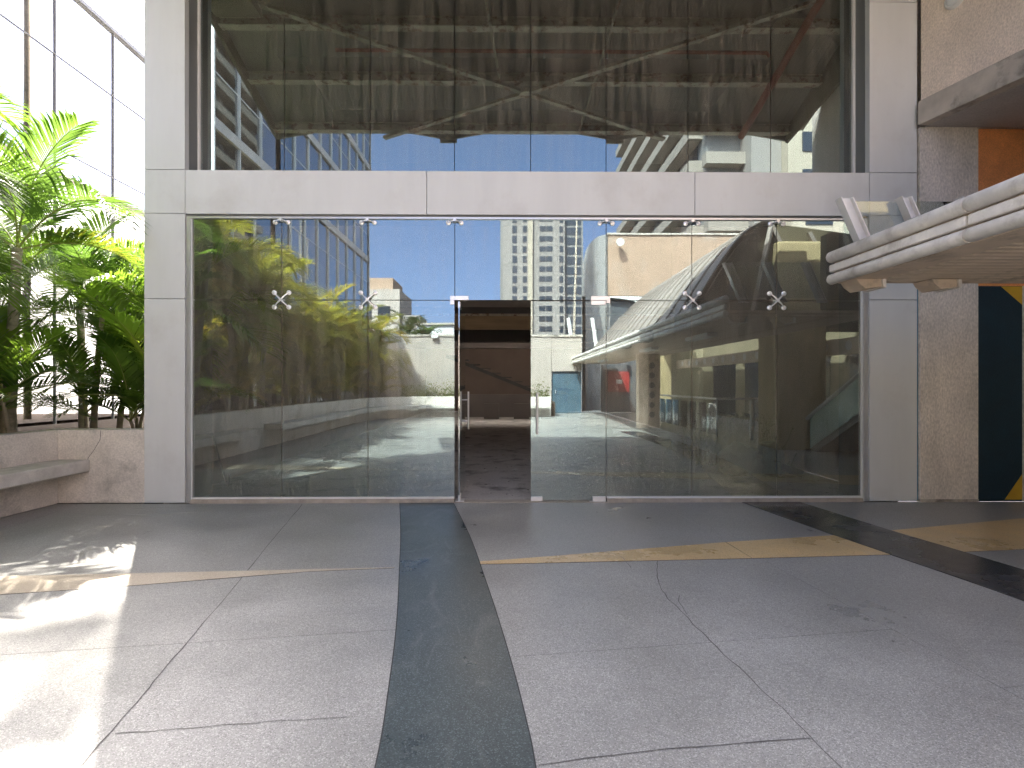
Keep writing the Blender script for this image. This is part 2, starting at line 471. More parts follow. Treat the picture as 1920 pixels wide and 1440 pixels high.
# ------------------------------------------------------------------ mesh builders
class MB:
    def __init__(self):
        self.v, self.f, self.mi = [], [], []

    def add(self, vs, fs, mi=0):
        o = len(self.v)
        self.v += [tuple(p) for p in vs]
        self.f += [tuple(i + o for i in f) for f in fs]
        self.mi += [mi] * len(fs)
        return self

    def box(self, x0, x1, y0, y1, z0, z1, mi=0):
        vs = [(x0, y0, z0), (x1, y0, z0), (x1, y1, z0), (x0, y1, z0), (x0, y0, z1), (x1, y0, z1), (x1, y1, z1), (x0, y1, z1)]
        return self.add(vs, [(0, 3, 2, 1), (4, 5, 6, 7), (0, 1, 5, 4), (1, 2, 6, 5), (2, 3, 7, 6), (3, 0, 4, 7)], mi)

    def obox(self, p, q, wdt, hgt, up=(0, 0, 1)):
        """box along the segment p-q"""
        p, q = Vector(p), Vector(q)
        d = (q - p).normalized()
        s = d.cross(Vector(up))
        if s.length < 1e-5:
            s = d.cross(Vector((1, 0, 0)))
        s.normalize()
        u = s.cross(d)
        vs = []
        for e in (p, q):
            for a, b in ((-1, -1), (1, -1), (1, 1), (-1, 1)):
                vs.append(e + s * (a * wdt / 2) + u * (b * hgt / 2))
        return self.add(vs, [(0, 1, 2, 3), (7, 6, 5, 4), (0, 4, 5, 1), (1, 5, 6, 2), (2, 6, 7, 3), (3, 7, 4, 0)])

    def tube(self, pts, rad, n=8, cap=True):
        pts = [Vector(p) for p in pts]
        if not isinstance(rad, (list, tuple)):
            rad = [rad] * len(pts)
        ref = None
        rings = []
        for i, p in enumerate(pts):
            d = (pts[min(i + 1, len(pts) - 1)] - pts[max(i - 1, 0)]).normalized()
            if ref is None:
                ref = d.orthogonal().normalized()
            s = (ref - d * ref.dot(d)).normalized()
            ref = s
            u = d.cross(s)
            rings.append([p + (s * math.cos(2 * math.pi * k / n) + u * math.sin(2 * math.pi * k / n)) * rad[i] for k in range(n)])
        vs = [v for r in rings for v in r]
        fs = []
        for i in range(len(pts) - 1):
            for k in range(n):
                a, b = i * n + k, i * n + (k + 1) % n
                fs.append((a, b, b + n, a + n))
        if cap:
            fs.append(tuple(reversed(range(n))))
            fs.append(tuple((len(pts) - 1) * n + k for k in range(n)))
        return self.add(vs, fs)

    def prism(self, poly, z0, z1):
        """vertical prism over a plan polygon [(x, y)...]"""
        n = len(poly)
        a = sum(poly[i][0] * poly[(i + 1) % n][1] - poly[(i + 1) % n][0] * poly[i][1] for i in range(n))
        if a < 0:
            poly = poly[::-1]
        vs = [(x, y, z0) for x, y in poly] + [(x, y, z1) for x, y in poly]
        fs = [tuple(reversed(range(n))), tuple(range(n, 2 * n))]
        fs += [(i, (i + 1) % n, (i + 1) % n + n, i + n) for i in range(n)]
        return self.add(vs, fs)

    def extr(self, prof, axis, a, b):
        """a profile of 2D points pushed along 'x' or 'y' from a to b"""
        n = len(prof)
        mk = (lambda t, p: (p[0], t, p[1])) if axis == 'y' else (lambda t, p: (t, p[0], p[1]))
        vs = [mk(a, p) for p in prof] + [mk(b, p) for p in prof]
        fs = [tuple(range(n)), tuple(reversed(range(n, 2 * n)))]
        fs += [(i + n, (i + 1) % n + n, (i + 1) % n, i) for i in range(n)]
        return self.add(vs, fs)

    def strip(self, L, Rr, z0, z1):
        """flat band between two plan polylines, with thickness"""
        poly = list(L) + list(reversed(Rr))
        return self.prism(poly, z0, z1)

    def build(self, name, mat, parent=None, bevel=0.0, smooth=False, origin=None):
        me = bpy.data.meshes.new(name)
        if origin:
            o = Vector(origin)
            self.v = [tuple(Vector(p) - o) for p in self.v]
        me.from_pydata(self.v, [], self.f)
        mats = mat if isinstance(mat, (list, tuple)) else [mat]
        for k in mats:
            me.materials.append(M[k])
        if len(mats) > 1:
            me.polygons.foreach_set('material_index', self.mi)
        bm = bmesh.new()
        bm.from_mesh(me)
        bmesh.ops.recalc_face_normals(bm, faces=bm.faces)
        if bevel > 0:
            bmesh.ops.bevel(bm, geom=[e for e in bm.edges if e.is_manifold and e.calc_face_angle(0) > 0.6], offset=bevel, segments=2, affect='EDGES', profile=0.5)
        bm.to_mesh(me)
        bm.free()
        if smooth:
            me.polygons.foreach_set('use_smooth', [True] * len(me.polygons))
            me.set_sharp_from_angle(angle=R(40))
        me.update()
        ob = bpy.data.objects.new(name, me)
        COL.objects.link(ob)
        if origin:
            ob.location = origin
        if parent:
            ob.parent = parent
            pm_ = parent.matrix_basis
            ob.matrix_parent_inverse = pm_.inverted()
        return ob


def thing(name, label, cat, loc=(0, 0, 0), group=None):
    o = bpy.data.objects.new(name, None)
    o.empty_display_size = 0.2
    COL.objects.link(o)
    o.location = loc
    o['label'] = label
    o['category'] = cat
    if group:
        o['group'] = group
    return o


def tag(o, label, cat, group=None):
    o['label'] = label
    o['category'] = cat
    if group:
        o['group'] = group
    return o


def struct(o):
    o['kind'] = 'structure'
    return o


def copy_part(src, parent, loc=None, rot=None, scale=None):
    c = src.copy()
    COL.objects.link(c)
    c.parent = parent
    if parent:
        c.matrix_parent_inverse = parent.matrix_basis.inverted()
    if loc is not None:
        c.location = loc
    if rot is not None:
        c.rotation_euler = rot
    if scale is not None:
        c.scale = scale
    return c


def bx(name, mat, parent, x0, x1, y0, y1, z0, z1, bevel=0.0):
    c = ((x0 + x1) / 2, (y0 + y1) / 2, (z0 + z1) / 2)
    return MB().box(x0, x1, y0, y1, z0, z1).build(name, mat, parent, bevel)


# ------------------------------------------------------------------ ground and plaza floor
g = MB().box(-1500, 1500, -1500, 1500, -0.6, -0.5).build('ground', 'asphalt')
struct(g)
base = MB().box(-5.4, 14.0, -13.0, 6.24, -0.5, -0.002).build('plaza_floor', 'joint')
struct(base)

A = R(7.5)
ca, sa = math.cos(A), math.sin(A)


def pq(p, q):
    return (p * ca - q * sa, p * sa + q * ca)


def clip(poly, nx, ny, d):
    """keep nx*x + ny*y <= d"""
    out = []
    for i in range(len(poly)):
        a, b = poly[i], poly[(i + 1) % len(poly)]
        da, db = nx * a[0] + ny * a[1] - d, nx * b[0] + ny * b[1] - d
        if da <= 0:
            out.append(a)
        if (da < 0) != (db < 0) and da != db:
            t = da / (da - db)
            out.append((a[0] + (b[0] - a[0]) * t, a[1] + (b[1] - a[1]) * t))
    return out


cols = [(-9.6, -6.7, []), (-6.7, -4.1, [2.7, 5.0]), (-4.1, -0.05, [3.08, 4.20]), (-0.05, 2.56, [2.69, 4.15]), (2.56, 3.9, [2.1, 3.9]), (3.9, 6.2, [3.2, 5.2]), (6.2, 8.5, [2.2, 4.4]), (8.5, 10.8, [1.0]), (10.8, 14.5, [3.0])]
gap = 0.0014
for p0, p1, qs in cols:
    lo = (min(qs) if qs else 2.0)
    q = lo
    qq = sorted(qs)
    while q > -16:
        q -= 2.05
        qq.insert(0, q)
    top = qq[-1]
    while top < 8.5:
        top += 2.0
        qq.append(top)
    for a, b in zip(qq[:-1], qq[1:]):
        poly = [pq(p0 + gap, a + gap), pq(p1 - gap, a + gap), pq(p1 - gap, b - gap), pq(p0 + gap, b - gap)]
        for h in ((-1, 0, 5.32), (0, 1, 6.235), (1, 0, 13.9), (0, -1, 12.9)):
            poly = clip(poly, *h)
            if len(poly) < 3:
                break
        if len(poly) < 3:
            continue
        xs = [c[0] for c in poly]
        ys = [c[1] for c in poly]
        if (max(xs) - min(xs)) < 0.04 or (max(ys) - min(ys)) < 0.04:
            continue
        MB().prism(poly, -0.05, 0.0).build('terrazzo_panel', 'terrazzo_grey', base)


def smooth_line(pts, n=6):
    out = []
    P = [Vector((p[0], p[1], 0)) for p in pts]
    for i in range(len(P) - 1):
        p0, p1, p2, p3 = P[max(i - 1, 0)], P[i], P[i + 1], P[min(i + 2, len(P) - 1)]
        for k in range(n):
            t = k / n
            out.append(0.5 * ((2 * p1) + (p2 - p0) * t + (2 * p0 - 5 * p1 + 4 * p2 - p3) * t * t + (3 * p1 - p0 - 3 * p2 + p3) * t ** 3))
    out.append(P[-1])
    return [(v.x, v.y) for v in out]


def band(name, mat, L, Rr, label=None, z=0.0):
    """an inlaid band: a dark joint just proud of the slabs, the band itself on top"""
    g = 0.006

    def off(line, other, s):
        res = []
        for i, p in enumerate(line):
            q = min(other, key=lambda o: (o[0] - p[0]) ** 2 + (o[1] - p[1]) ** 2)
            d = Vector((p[0] - q[0], p[1] - q[1]))
            if d.length > 1e-4:
                d = d.normalized() * s
            res.append((p[0] + d.x, p[1] + d.y))
        return res
    j = MB().strip(off(L, Rr, g), off(Rr, L, g), -0.004, 0.0012 + z).build('joint_line', 'joint', base)
    o = MB().strip(L, Rr, -0.002, 0.0032 + z).build(name, mat, base)
    if label:
        o['label'] = label
    return o


gl = smooth_line([(-1.24, 6.23), (-0.981, 4.975), (-0.816, 4.097), (-0.639, 3.13), (-0.535, 2.444), (-0.472, 1.936), (-0.43, 1.2), (-0.42, 0), (-0.5, -2), (-0.8, -5)])
gr = smooth_line([(-0.62, 6.23), (-0.339, 4.881), (-0.174, 3.918), (-0.063, 3.233), (0.027, 2.622), (0.078, 2.206), (0.103, 1.93), (0.14, 1.2), (0.14, 0), (0.02, -2), (-0.35, -5)])
yl_up = [(-5.25, 3.80), (-3.656, 3.889), (-1.958, 3.981), (-0.847, 4.05)]
yl_lo = [(-5.25, 3.20), (-3.341, 3.554), (-2.602, 3.695), (-1.918, 3.86), (-1.479, 3.965), (-0.85, 4.038)]
yr_up = [(-0.207, 4.177), (0.044, 4.225), (1.921, 4.66), (3.012, 4.863)]
yr_lo = [(-0.204, 4.115), (0.043, 4.124), (1.957, 4.231), (3.129, 4.311)]
bl = smooth_line([(2.77, 6.23), (3.012, 4.863), (3.129, 4.311), (3.314, 3.381), (3.46, 2.0), (3.5, 0), (3.3, -3)])
br = smooth_line([(3.45, 6.23), (3.641, 5.017), (3.775, 4.373), (3.93, 3.5), (4.10, 2.0), (4.15, 0), (3.9, -3)])
band('yellow_inlay', 'terrazzo_sand', yl_up, yl_lo, 'pale yellow wedge inlay tapering to the green band')
band('yellow_inlay', 'terrazzo_yellow', yr_up, yr_lo, 'ochre wedge inlay between green and black bands')
band('yellow_inlay', 'terrazzo_yellow', [(3.641, 5.017), (5.353, 5.46), (9.0, 6.2)], [(3.775, 4.373), (4.351, 4.439), (9.0, 5.0)], 'ochre inlay beyond the black band')
band('green_band', 'terrazzo_green', gl, gr, 'dark green curved band leading to the doors', z=0.0024)
band('black_band', 'terrazzo_black', bl, br, 'glossy black diagonal band', z=0.0024)


def crack(pts, wd=0.006, name='crack', jit=0.012, z=0.0022):
    P = smooth_line(pts, 9)
    L, Rr = [], []
    for i, p in enumerate(P):
        a, b = P[max(i - 1, 0)], P[min(i + 1, len(P) - 1)]
        d = Vector((b[0] - a[0], b[1] - a[1])).normalized()
        nrm = Vector((-d.y, d.x))
        j = noise.noise(Vector((p[0] * 9, p[1] * 9, 0))) * jit
        wv = wd * (0.45 + 0.9 * abs(noise.noise(Vector((p[0] * 5, p[1] * 5, 3)))))
        c = Vector(p) + nrm * j
        L.append(tuple(c + nrm * wv / 2))
        Rr.append(tuple(c - nrm * wv / 2))
    m = MB()
    for i in range(len(L) - 1):
        m.add([(L[i][0], L[i][1], z), (Rr[i][0], Rr[i][1], z), (Rr[i + 1][0], Rr[i + 1][1], z), (L[i + 1][0], L[i + 1][1], z)], [(0, 1, 2, 3)])
    return m.build(name, 'crack_line', base)


crack([(-2.36, 6.2), (-2.042, 4.564), (-1.864, 3.678), (-1.686, 2.717), (-1.581, 2.155), (-1.45, 1.4)], 0.007)
crack([(1.184, 4.17), (1.106, 3.904), (1.049, 3.6), (1.053, 3.379), (1.072, 3.184), (1.11, 2.797), (1.156, 2.461), (1.195, 2.094), (1.23, 1.6)], 0.007)
crack([(1.13, 3.5), (1.10, 3.36), (1.085, 3.2)], 0.005)
crack([(0.796, 4.405), (0.922, 4.268), (0.934, 4.008)], 0.006, z=0.0045)
crack([(1.921, 4.66), (1.957, 4.231)], 0.008, jit=0.002, z=0.0045)
crack([(-1.554, 2.132), (-1.1, 2.19), (-0.666, 2.231)], 0.005, jit=0.008)
crack([(0.118, 1.943), (0.6, 2.02), (1.19, 2.078)], 0.007, jit=0.008)
crack([(-4.15, 5.98), (-3.5, 6.1), (-2.6, 6.14)], 0.006, jit=0.004)

# ------------------------------------------------------------------ glass hall with its clad entrance portal
YF = 6.25
hall = thing('entrance_hall', 'glass fronted hall with pale aluminium portal and open door', 'building', (0.3, 6.5, 0))


def clad(x0, x1, z0, z1, y0=YF, y1=6.33, mat='aluminium'):
    g = 0.0035
    return MB().box(x0 + g, x1 - g, y0, y1, z0 + g, z1 - g).build('cladding_panel', mat, hall, 0.0015)


colz = [0.004, 2.383, 3.377, 3.886, 5.9, 7.8]
for a, b in zip(colz[:-1], colz[1:]):
    clad(-4.217, -3.742, a, b)
    clad(4.283, 4.854, a, b)
bxs = [-3.742, -0.933, 2.217, 4.283]
for a, b in zip(bxs[:-1], bxs[1:]):
    clad(a, b, 3.371, 3.886)
    clad(a, b, 7.2, 7.8)
# column cores and reveals
bx('column_core', 'aluminium_dark', hall, -4.20, -3.755, 6.335, 6.85, 0.0, 7.78)
bx('column_core', 'aluminium_dark', hall, 4.296, 4.84, 6.335, 6.85, 0.0, 7.78)
bx('beam_core', 'aluminium_dark', hall, -3.74, 4.28, 6.335, 6.75, 3.385, 3.875)
bx('reveal', 'aluminium_dark', hall, -3.752, -3.7425, 6.336, 6.56, 3.90, 7.19)
bx('reveal', 'aluminium_dark', hall, 4.2835, 4.294, 6.336, 6.56, 3.90, 7.19)
bx('protective_film', 'film_blue', hall, 4.8545, 4.864, 6.252, 6.30, 0.02, 2.75)
# lower frame
bx('head_channel', 'silver', hall, -3.74, 4.28, 6.275, 6.335, 3.330, 3.352)
bx('head_gap', 'aluminium_dark', hall, -3.74, 4.28, 6.29, 6.34, 3.353, 3.372)
bx('jamb_frame', 'silver', hall, -3.738, -3.70, 6.27, 6.335, 0.0, 3.33)
bx('jamb_frame', 'aluminium', hall, -3.699, -3.68, 6.285, 6.335, 0.0, 3.33)
bx('jamb_frame', 'silver', hall, 4.235, 4.281, 6.27, 6.335, 0.0, 3.33)
bx('jamb_frame', 'aluminium', hall, 4.207, 4.234, 6.285, 6.335, 0.0, 3.33)
for a, b in ((-3.679, -0.612), (1.183, 4.206)):
    bx('sill_channel', 'white_paint', hall, a, b, 6.275, 6.335, 0.042, 0.062)
    bx('sill', 'sill_stone', hall, a, b, 6.245, 6.40, -0.05, 0.041)
bx('threshold', 'sill_stone', hall, -0.611, 1.182, 6.245, 6.40, -0.05, 0.0035)


def pane(x0, x1, z0, z1, yf, name='glass_pane', th=0.012, mats=('pane_glass', 'pane_back'), parent=hall):
    m = MB()
    m.box(x0, x1, yf, yf + th, z0, z1, 1)
    m.mi[2] = 0   # the face towards the plaza carries the coating
    c = ((x0 + x1) / 2, yf, (z0 + z1) / 2)
    o = m.build(name, list(mats), parent)
    # a pane never sits perfectly true
    return o


# (recalc_face_normals keeps face order, so index 2 stays the plaza face)
lx = [-3.68, -2.641, -1.63, -0.609]
rx = [1.18, 2.198, 3.207, 4.207]
YG = 6.30
e = 0.0045
for xs in (lx, rx):
    for a, b in zip(xs[:-1], xs[1:]):
        pane(a + e, b - e, 0.062, 2.378 - e, YG)
        pane(a + e, b - e, 2.378 + e, 3.330, YG)
pane(-0.609 + e, 1.18 - e, 2.378 + e, 3.330, YG)
ux = [-3.742] + [-2.708, -1.664, -0.636, 0.297, 1.222, 2.23, 3.25] + [4.283]
for a, b in zip(ux[:-1], ux[1:]):
    pane(a + e, b - e, 3.886, 7.2, 6.53, mats=('pane_upper', 'pane_back'))
bx('upper_frame', 'white_paint', hall, -3.742, -3.715, 6.50, 6.529, 3.89, 7.19)
bx('upper_frame', 'white_paint', hall, 4.25, 4.283, 6.50, 6.529, 3.89, 7.19)


def disc_fit(cx, cz, y, r=0.028):
    m = MB()
    n = 14
    m.tube([(cx, y, cz), (cx, y - 0.012, cz), (cx, y - 0.016, cz)], [r, r, r * 0.7], n)
    return m.build('bolt_disc', 'steel', None, smooth=True)


def spider(cx, cz, arms, name='spider_fitting'):
    m = MB()
    for ax, az in arms:
        m.tube([(cx, 6.268, cz), (cx + ax * 0.5, 6.264, cz + az * 0.5), (cx + ax, 6.288, cz + az)], [0.012, 0.008, 0.007], 8)
    m.tube([(cx, 6.255, cz), (cx, 6.36, cz)], 0.018, 10)
    o = m.build(name, 'steel', hall, smooth=True)
    for ax, az in arms:
        d = disc_fit(cx + ax, cz + az, YG)
        d.parent = o
    return o


for cx in (-2.641, -1.63, 2.198, 3.207):
    s = 0.085
    spider(cx, 2.378, [(-s, s), (s, s), (-s, -s), (s, -s)])
for cx in (-2.641, -1.63, -0.609, 1.18, 2.198, 3.207):
    spider(cx, 3.315, [(-0.075, -0.025), (0.075, -0.025)])

# doors
dl = MB()
dl.box(-0.566, -0.554, 6.31, 7.19, 0.012, 2.368)
leaf_l = dl.build('door_leaf', 'door_glass', hall)
leaf_l['label'] = 'open glass door leaf swung inward'
for s in (-1, 1):
    h = MB()
    h.tube([(-0.56 + s * 0.055, 7.08, 0.79), (-0.56 + s * 0.055, 7.08, 1.29)], 0.0125, 12)
    for z in (0.90, 1.18):
        h.tube([(-0.56 + s * 0.006, 7.08, z), (-0.56 + s * 0.055, 7.08, z)], 0.008, 8)
    h.build('pull_handle', 'steel', leaf_l, smooth=True)
MB().box(-0.5735, -0.5465, 6.312, 6.45, 0.006, 0.075).build('patch_fitting', 'steel', leaf_l, 0.003)
MB().box(-0.5735, -0.5465, 6.312, 6.45, 2.29, 2.364).build('patch_fitting', 'steel', leaf_l, 0.003)
leaf_r = pane(0.288, 1.176, 0.012, 2.369, YG, 'door_leaf')
leaf_r['label'] = 'closed glass door leaf with long pull handle'
h = MB()
h.tube([(0.362, 6.245, 0.80), (0.362, 6.245, 1.28)], 0.0135, 14)
for z in (0.92, 1.16):
    h.tube([(0.362, 6.245, z), (0.362, 6.299, z)], 0.008, 8)
h.build('pull_handle', 'steel', leaf_r, smooth=True)
h = MB()
h.tube([(0.362, 6.367, 0.80), (0.362, 6.367, 1.28)], 0.0135, 14)
for z in (0.92, 1.16):
    h.tube([(0.362, 6.367, z), (0.362, 6.313, z)], 0.008, 8)
h.build('pull_handle', 'steel', leaf_r, smooth=True)
MB().box(0.288, 0.425, 6.292, 6.320, 0.006, 0.060).build('patch_fitting', 'steel', leaf_r, 0.003)
MB().box(1.02, 1.175, 6.292, 6.320, 0.006, 0.060).build('patch_fitting', 'steel', leaf_r, 0.003)
bx('floor_pivot', 'steel', hall, -0.605, -0.50, 6.29, 6.42, 0.0036, 0.012)
bx('floor_pivot', 'steel', hall, 0.98, 1.18, 6.27, 6.34, 0.0036, 0.0058)
m = MB()
m.prism([(0, 0), (0.22, 0), (0.22, 0.01), (0, 0.01)], 0, 0.1)
for x0, x1, zz in ((-0.665, -0.445, 0), (1.00, 1.225, 0)):
    mm = MB()
    mm.box(x0, x1, 6.286, 6.299, 2.379, 2.428)
    if x0 < 0:
        mm.box(x0, -0.614, 6.286, 6.299, 2.325, 2.3788)
    else:
        mm.box(x0, 1.174, 6.286, 6.299, 2.325, 2.374)
        mm.box(1.182, x1, 6.286, 6.299, 2.345, 2.3788)
    mm.build('patch_fitting', 'steel', hall, 0.002)

# hall shell and inside
bx('side_wall', 'aluminium', hall, -4.20, -4.10, 6.85, 27, 0, 7.78)
bx('side_wall', 'hall_wall', hall, 4.75, 4.84, 6.85, 27, 0, 7.78)
bx('wall_lining', 'hall_wall', hall, -4.099, -4.06, 6.86, 27, 0, 7.78)
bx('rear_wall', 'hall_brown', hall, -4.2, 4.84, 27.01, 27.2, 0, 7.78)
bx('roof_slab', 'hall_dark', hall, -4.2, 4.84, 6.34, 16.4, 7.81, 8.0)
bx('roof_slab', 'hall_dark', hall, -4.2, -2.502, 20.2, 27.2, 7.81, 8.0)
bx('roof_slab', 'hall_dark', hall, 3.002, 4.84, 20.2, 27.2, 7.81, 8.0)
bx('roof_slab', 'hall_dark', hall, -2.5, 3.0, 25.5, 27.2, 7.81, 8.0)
bx('skylight', 'skylight_grimy', hall, -2.5, 3.0, 20.2, 25.498, 7.83, 7.86)  # added out of sight to light the rear of the hall
bx('skylight', 'skylight_sheet', hall, -3.0, 3.6, 16.402, 20.198, 7.83, 7.86)  # added roof panel, unseen, lets soft light into the hall
bx('roof_slab', 'hall_dark', hall, -4.2, -3.002, 16.402, 20.198, 7.81, 8.0)
bx('roof_slab', 'hall_dark', hall, 3.602, 4.84, 16.402, 20.198, 7.81, 8.0)
hf = MB().box(-4.09, 4.74, 6.405, 27.0, -0.5, -0.002).build('hall_floor', 'hall_floor')
struct(hf)
for y in (9.5, 12.5, 15.5, 21.5, 24.5):
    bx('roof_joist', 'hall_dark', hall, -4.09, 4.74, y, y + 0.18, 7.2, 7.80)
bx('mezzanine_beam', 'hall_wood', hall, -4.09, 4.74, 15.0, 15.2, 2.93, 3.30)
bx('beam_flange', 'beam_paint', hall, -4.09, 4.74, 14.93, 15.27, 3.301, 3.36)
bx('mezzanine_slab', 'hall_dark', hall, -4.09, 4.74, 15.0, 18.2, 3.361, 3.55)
bx('mezzanine_front', 'hall_wall', hall, -4.09, 4.74, 15.3, 15.4, 3.56, 6.1)  # raised to hide the added light panels from the plaza
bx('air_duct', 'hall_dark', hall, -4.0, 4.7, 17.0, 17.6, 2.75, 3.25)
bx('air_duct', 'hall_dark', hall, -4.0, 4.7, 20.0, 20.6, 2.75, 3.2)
ramp = MB()
ramp.obox((-2.6, 23.5, 2.6), (1.6, 23.5, 0.9), 0.9, 0.14)
ramp.build('stair_stringer', 'joint', hall)
for i in range(9):
    t = i / 9
    bx('stair_step', 'joint', hall, -2.6 + 4.2 * t, -2.1 + 4.2 * t, 23.1, 23.9, 2.6 - 1.7 * t, 2.64 - 1.7 * t)
bx('counter', 'hall_dark', hall, -1.8, 2.6, 22.4, 22.9, 0.0, 0.95)
for x in (-0.9, 0.3, 1.4):
    bx('crate', 'hall_dark', hall, x, x + 0.6, 21.2, 21.8, 0, 0.6)

# things left inside
def bag(name, loc, rx_, ry_, rz_, mat, seed, label):
    bm = bmesh.new()
    bmesh.ops.create_icosphere(bm, subdivisions=4, radius=1.0)
    for v in bm.verts:
        c = v.co.copy()
        k = 1 + 0.22 * noise.noise(c * 1.6 + Vector((seed, 0, 0))) + 0.10 * noise.noise(c * 4.5 + Vector((seed, 3, 0))) + 0.05 * noise.noise(c * 11 + Vector((0, seed, 0)))
        v.co = c * k
        if v.co.z < -0.55:
            v.co.z = -0.55 - (v.co.z + 0.55) * 0.05
        v.co.x *= rx_
        v.co.y *= ry_
        v.co.z = (v.co.z + 0.55) * rz_
    me = bpy.data.meshes.new(name)
    bm.to_mesh(me)
    bm.free()
    me.materials.append(M[mat])
    me.polygons.foreach_set('use_smooth', [True] * len(me.polygons))
    o = bpy.data.objects.new(name, me)
    COL.objects.link(o)
    o.location = loc
    return tag(o, label, 'bag')


bag('rubbish_bag', (3.66, 8.25, 0), 0.38, 0.32, 0.30, 'bag_plastic', 1.3, 'big black rubbish bag slumped on the hall floor behind the glass')
bag('rubbish_bag', (4.03, 8.15, 0), 0.20, 0.26, 0.33, 'bag_teal', 5.1, 'smaller bluish rubbish bag leaning against the big black bag')
cb = MB()
cb.obox((4.1, 7.95, 0.16), (4.38, 7.9, 0.06), 0.2, 0.10)
tag(cb.build('carton', 'stick_dark'), 'dark flattened carton propped beside the rubbish bags', 'box')
st = MB()
st.tube([(-3.80, 7.3, 0.0), (-3.93, 7.15, 0.75)], 0.011, 8)
st.tube([(-3.80, 7.3, 0.0), (-3.79, 7.33, 0.16)], 0.02, 8)
tag(st.build('leaning_pole', 'stick_dark', smooth=True), 'thin dark pole leaning inside the glass near the pale column', 'pole')
tw = MB()
rnd = random.Random(4)
for i in range(420):
    a = rnd.uniform(0, 6.28)
    b0 = Vector((3.95 + rnd.gauss(0, 0.32), 9.3 + rnd.gauss(0, 0.25), 0))
    tip = b0 + Vector((rnd.gauss(0, 0.2), rnd.gauss(0, 0.2), rnd.uniform(0.35, 0.95)))
    mid = b0.lerp(tip, 0.5) + Vector((rnd.gauss(0, 0.05), rnd.gauss(0, 0.05), 0))
    tw.tube([b0, mid, tip], [0.006, 0.005, 0.002], 3, cap=False)
    for k in range(3):
        c = mid.lerp(tip, rnd.random())
        d = Vector((rnd.gauss(0, 1), rnd.gauss(0, 1), rnd.gauss(0.3, 1))).normalized() * 0.05
        s = d.cross(Vector((rnd.random(), rnd.random(), 1))).normalized() * 0.014
        tw.add([c, c + d * 0.5 + s, c + d, c + d * 0.5 - s], [(0, 1, 2, 3)])
tag(tw.build('dry_brush', 'dry_twig'), 'heap of dry grey brush on the hall floor behind the rubbish bags', 'brush')
scr = [(0.733, 8.47, 0.075, 'paper'), (1.026, 8.17, 0.09, 'paper'), (0.825, 8.37, 0.05, 'paper_brown'), (0.133, 8.58, 0.06, 'paper'), (-0.335, 8.48, 0.035, 'paper'),
       (-0.826, 11.9, 0.10, 'paper'), (-0.052, 11.5, 0.06, 'paper'), (0.87, 11.97, 0.06, 'paper'), (1.55, 9.9, 0.07, 'paper'), (-0.05, 10.3, 0.05, 'paper_brown')]
scl = ['white crumpled paper scrap just inside the closed door leaf', 'larger white torn paper on the hall floor behind the closed door', 'yellowish brown scrap between two white papers inside the door',
       'white scrap on the floor in the open doorway', 'small bright scrap in the open doorway beside the swung leaf', 'pale scrap far inside seen beside the open leaf',
       'pale scrap in the middle of the dark doorway floor', 'pale scrap farther in behind the closed leaf handle', 'white paper scrap behind the glass beside the right-hand door hinge', 'brownish scrap midway into the dark doorway']
for k, (x, y, s, mt) in enumerate(scr):
    pts = []
    n = 9
    for i in range(n):
        a = 2 * math.pi * i / n
        r = s * rnd.uniform(0.5, 1.0)
        pts.append((x + math.cos(a) * r * 1.3, y + math.sin(a) * r, 0.006 + rnd.uniform(0, 0.02)))
    pts.append((x, y, 0.03))
    tag(MB().add(pts, [(i, (i + 1) % n, n) for i in range(n)]).build('paper_scrap', mt), scl[k], 'litter')
lt = MB()
for i in range(360):
    x, y = rnd.uniform(-3.9, 4.5), 6.6 + abs(rnd.gauss(0, 2.6))
    s = rnd.uniform(0.006, 0.028)
    a = rnd.uniform(0, 3.14)
    c, d = math.cos(a) * s, math.sin(a) * s
    q = rnd.uniform(0.2, 0.9)
    lt.add([(x - c, y - d, 0.001), (x + d * q, y - c * q, 0.006), (x + c, y + d, 0.002), (x - d * q, y + c * q, 0.004)], [(0, 1, 2, 3)], rnd.choice((0, 0, 0, 1)))
o = lt.build('debris', ['litter_dark', 'paper'])
o['kind'] = 'stuff'
o['label'] = 'crumbs and dirt strewn over the hall floor'

# ------------------------------------------------------------------ planter wall, bench, palms
def sweep(name, mat, pts, prof_w, z0, z1, parent, side=-1, bevel=0.01):
    """wall following a plan polyline (pts = face towards the plaza); thickness goes to the given side"""
    L = pts
    Rr = []
    for i, p in enumerate(pts):
        a, b = pts[max(i - 1, 0)], pts[min(i + 1, len(pts) - 1)]
        d = Vector((b[0] - a[0], b[1] - a[1])).normalized()
        nrm = Vector((-d.y, d.x)) * side
        Rr.append((p[0] + nrm.x * prof_w, p[1] + nrm.y * prof_w))
    m = MB()
    n = len(L)
    vs = []
    for i in range(n):
        vs += [(L[i][0], L[i][1], z0), (L[i][0], L[i][1], z1), (Rr[i][0], Rr[i][1], z1), (Rr[i][0], Rr[i][1], z0)]
    fs = [(0, 1, 2, 3), tuple((n - 1) * 4 + k for k in (3, 2, 1, 0))]
    for i in range(n - 1):
        for k in range(4):
            a, b = i * 4 + k, i * 4 + (k + 1) % 4
            fs.append((a, b, b + 4, a + 4))
    m.add(vs, fs)
    return m.build(name, mat, parent, bevel)


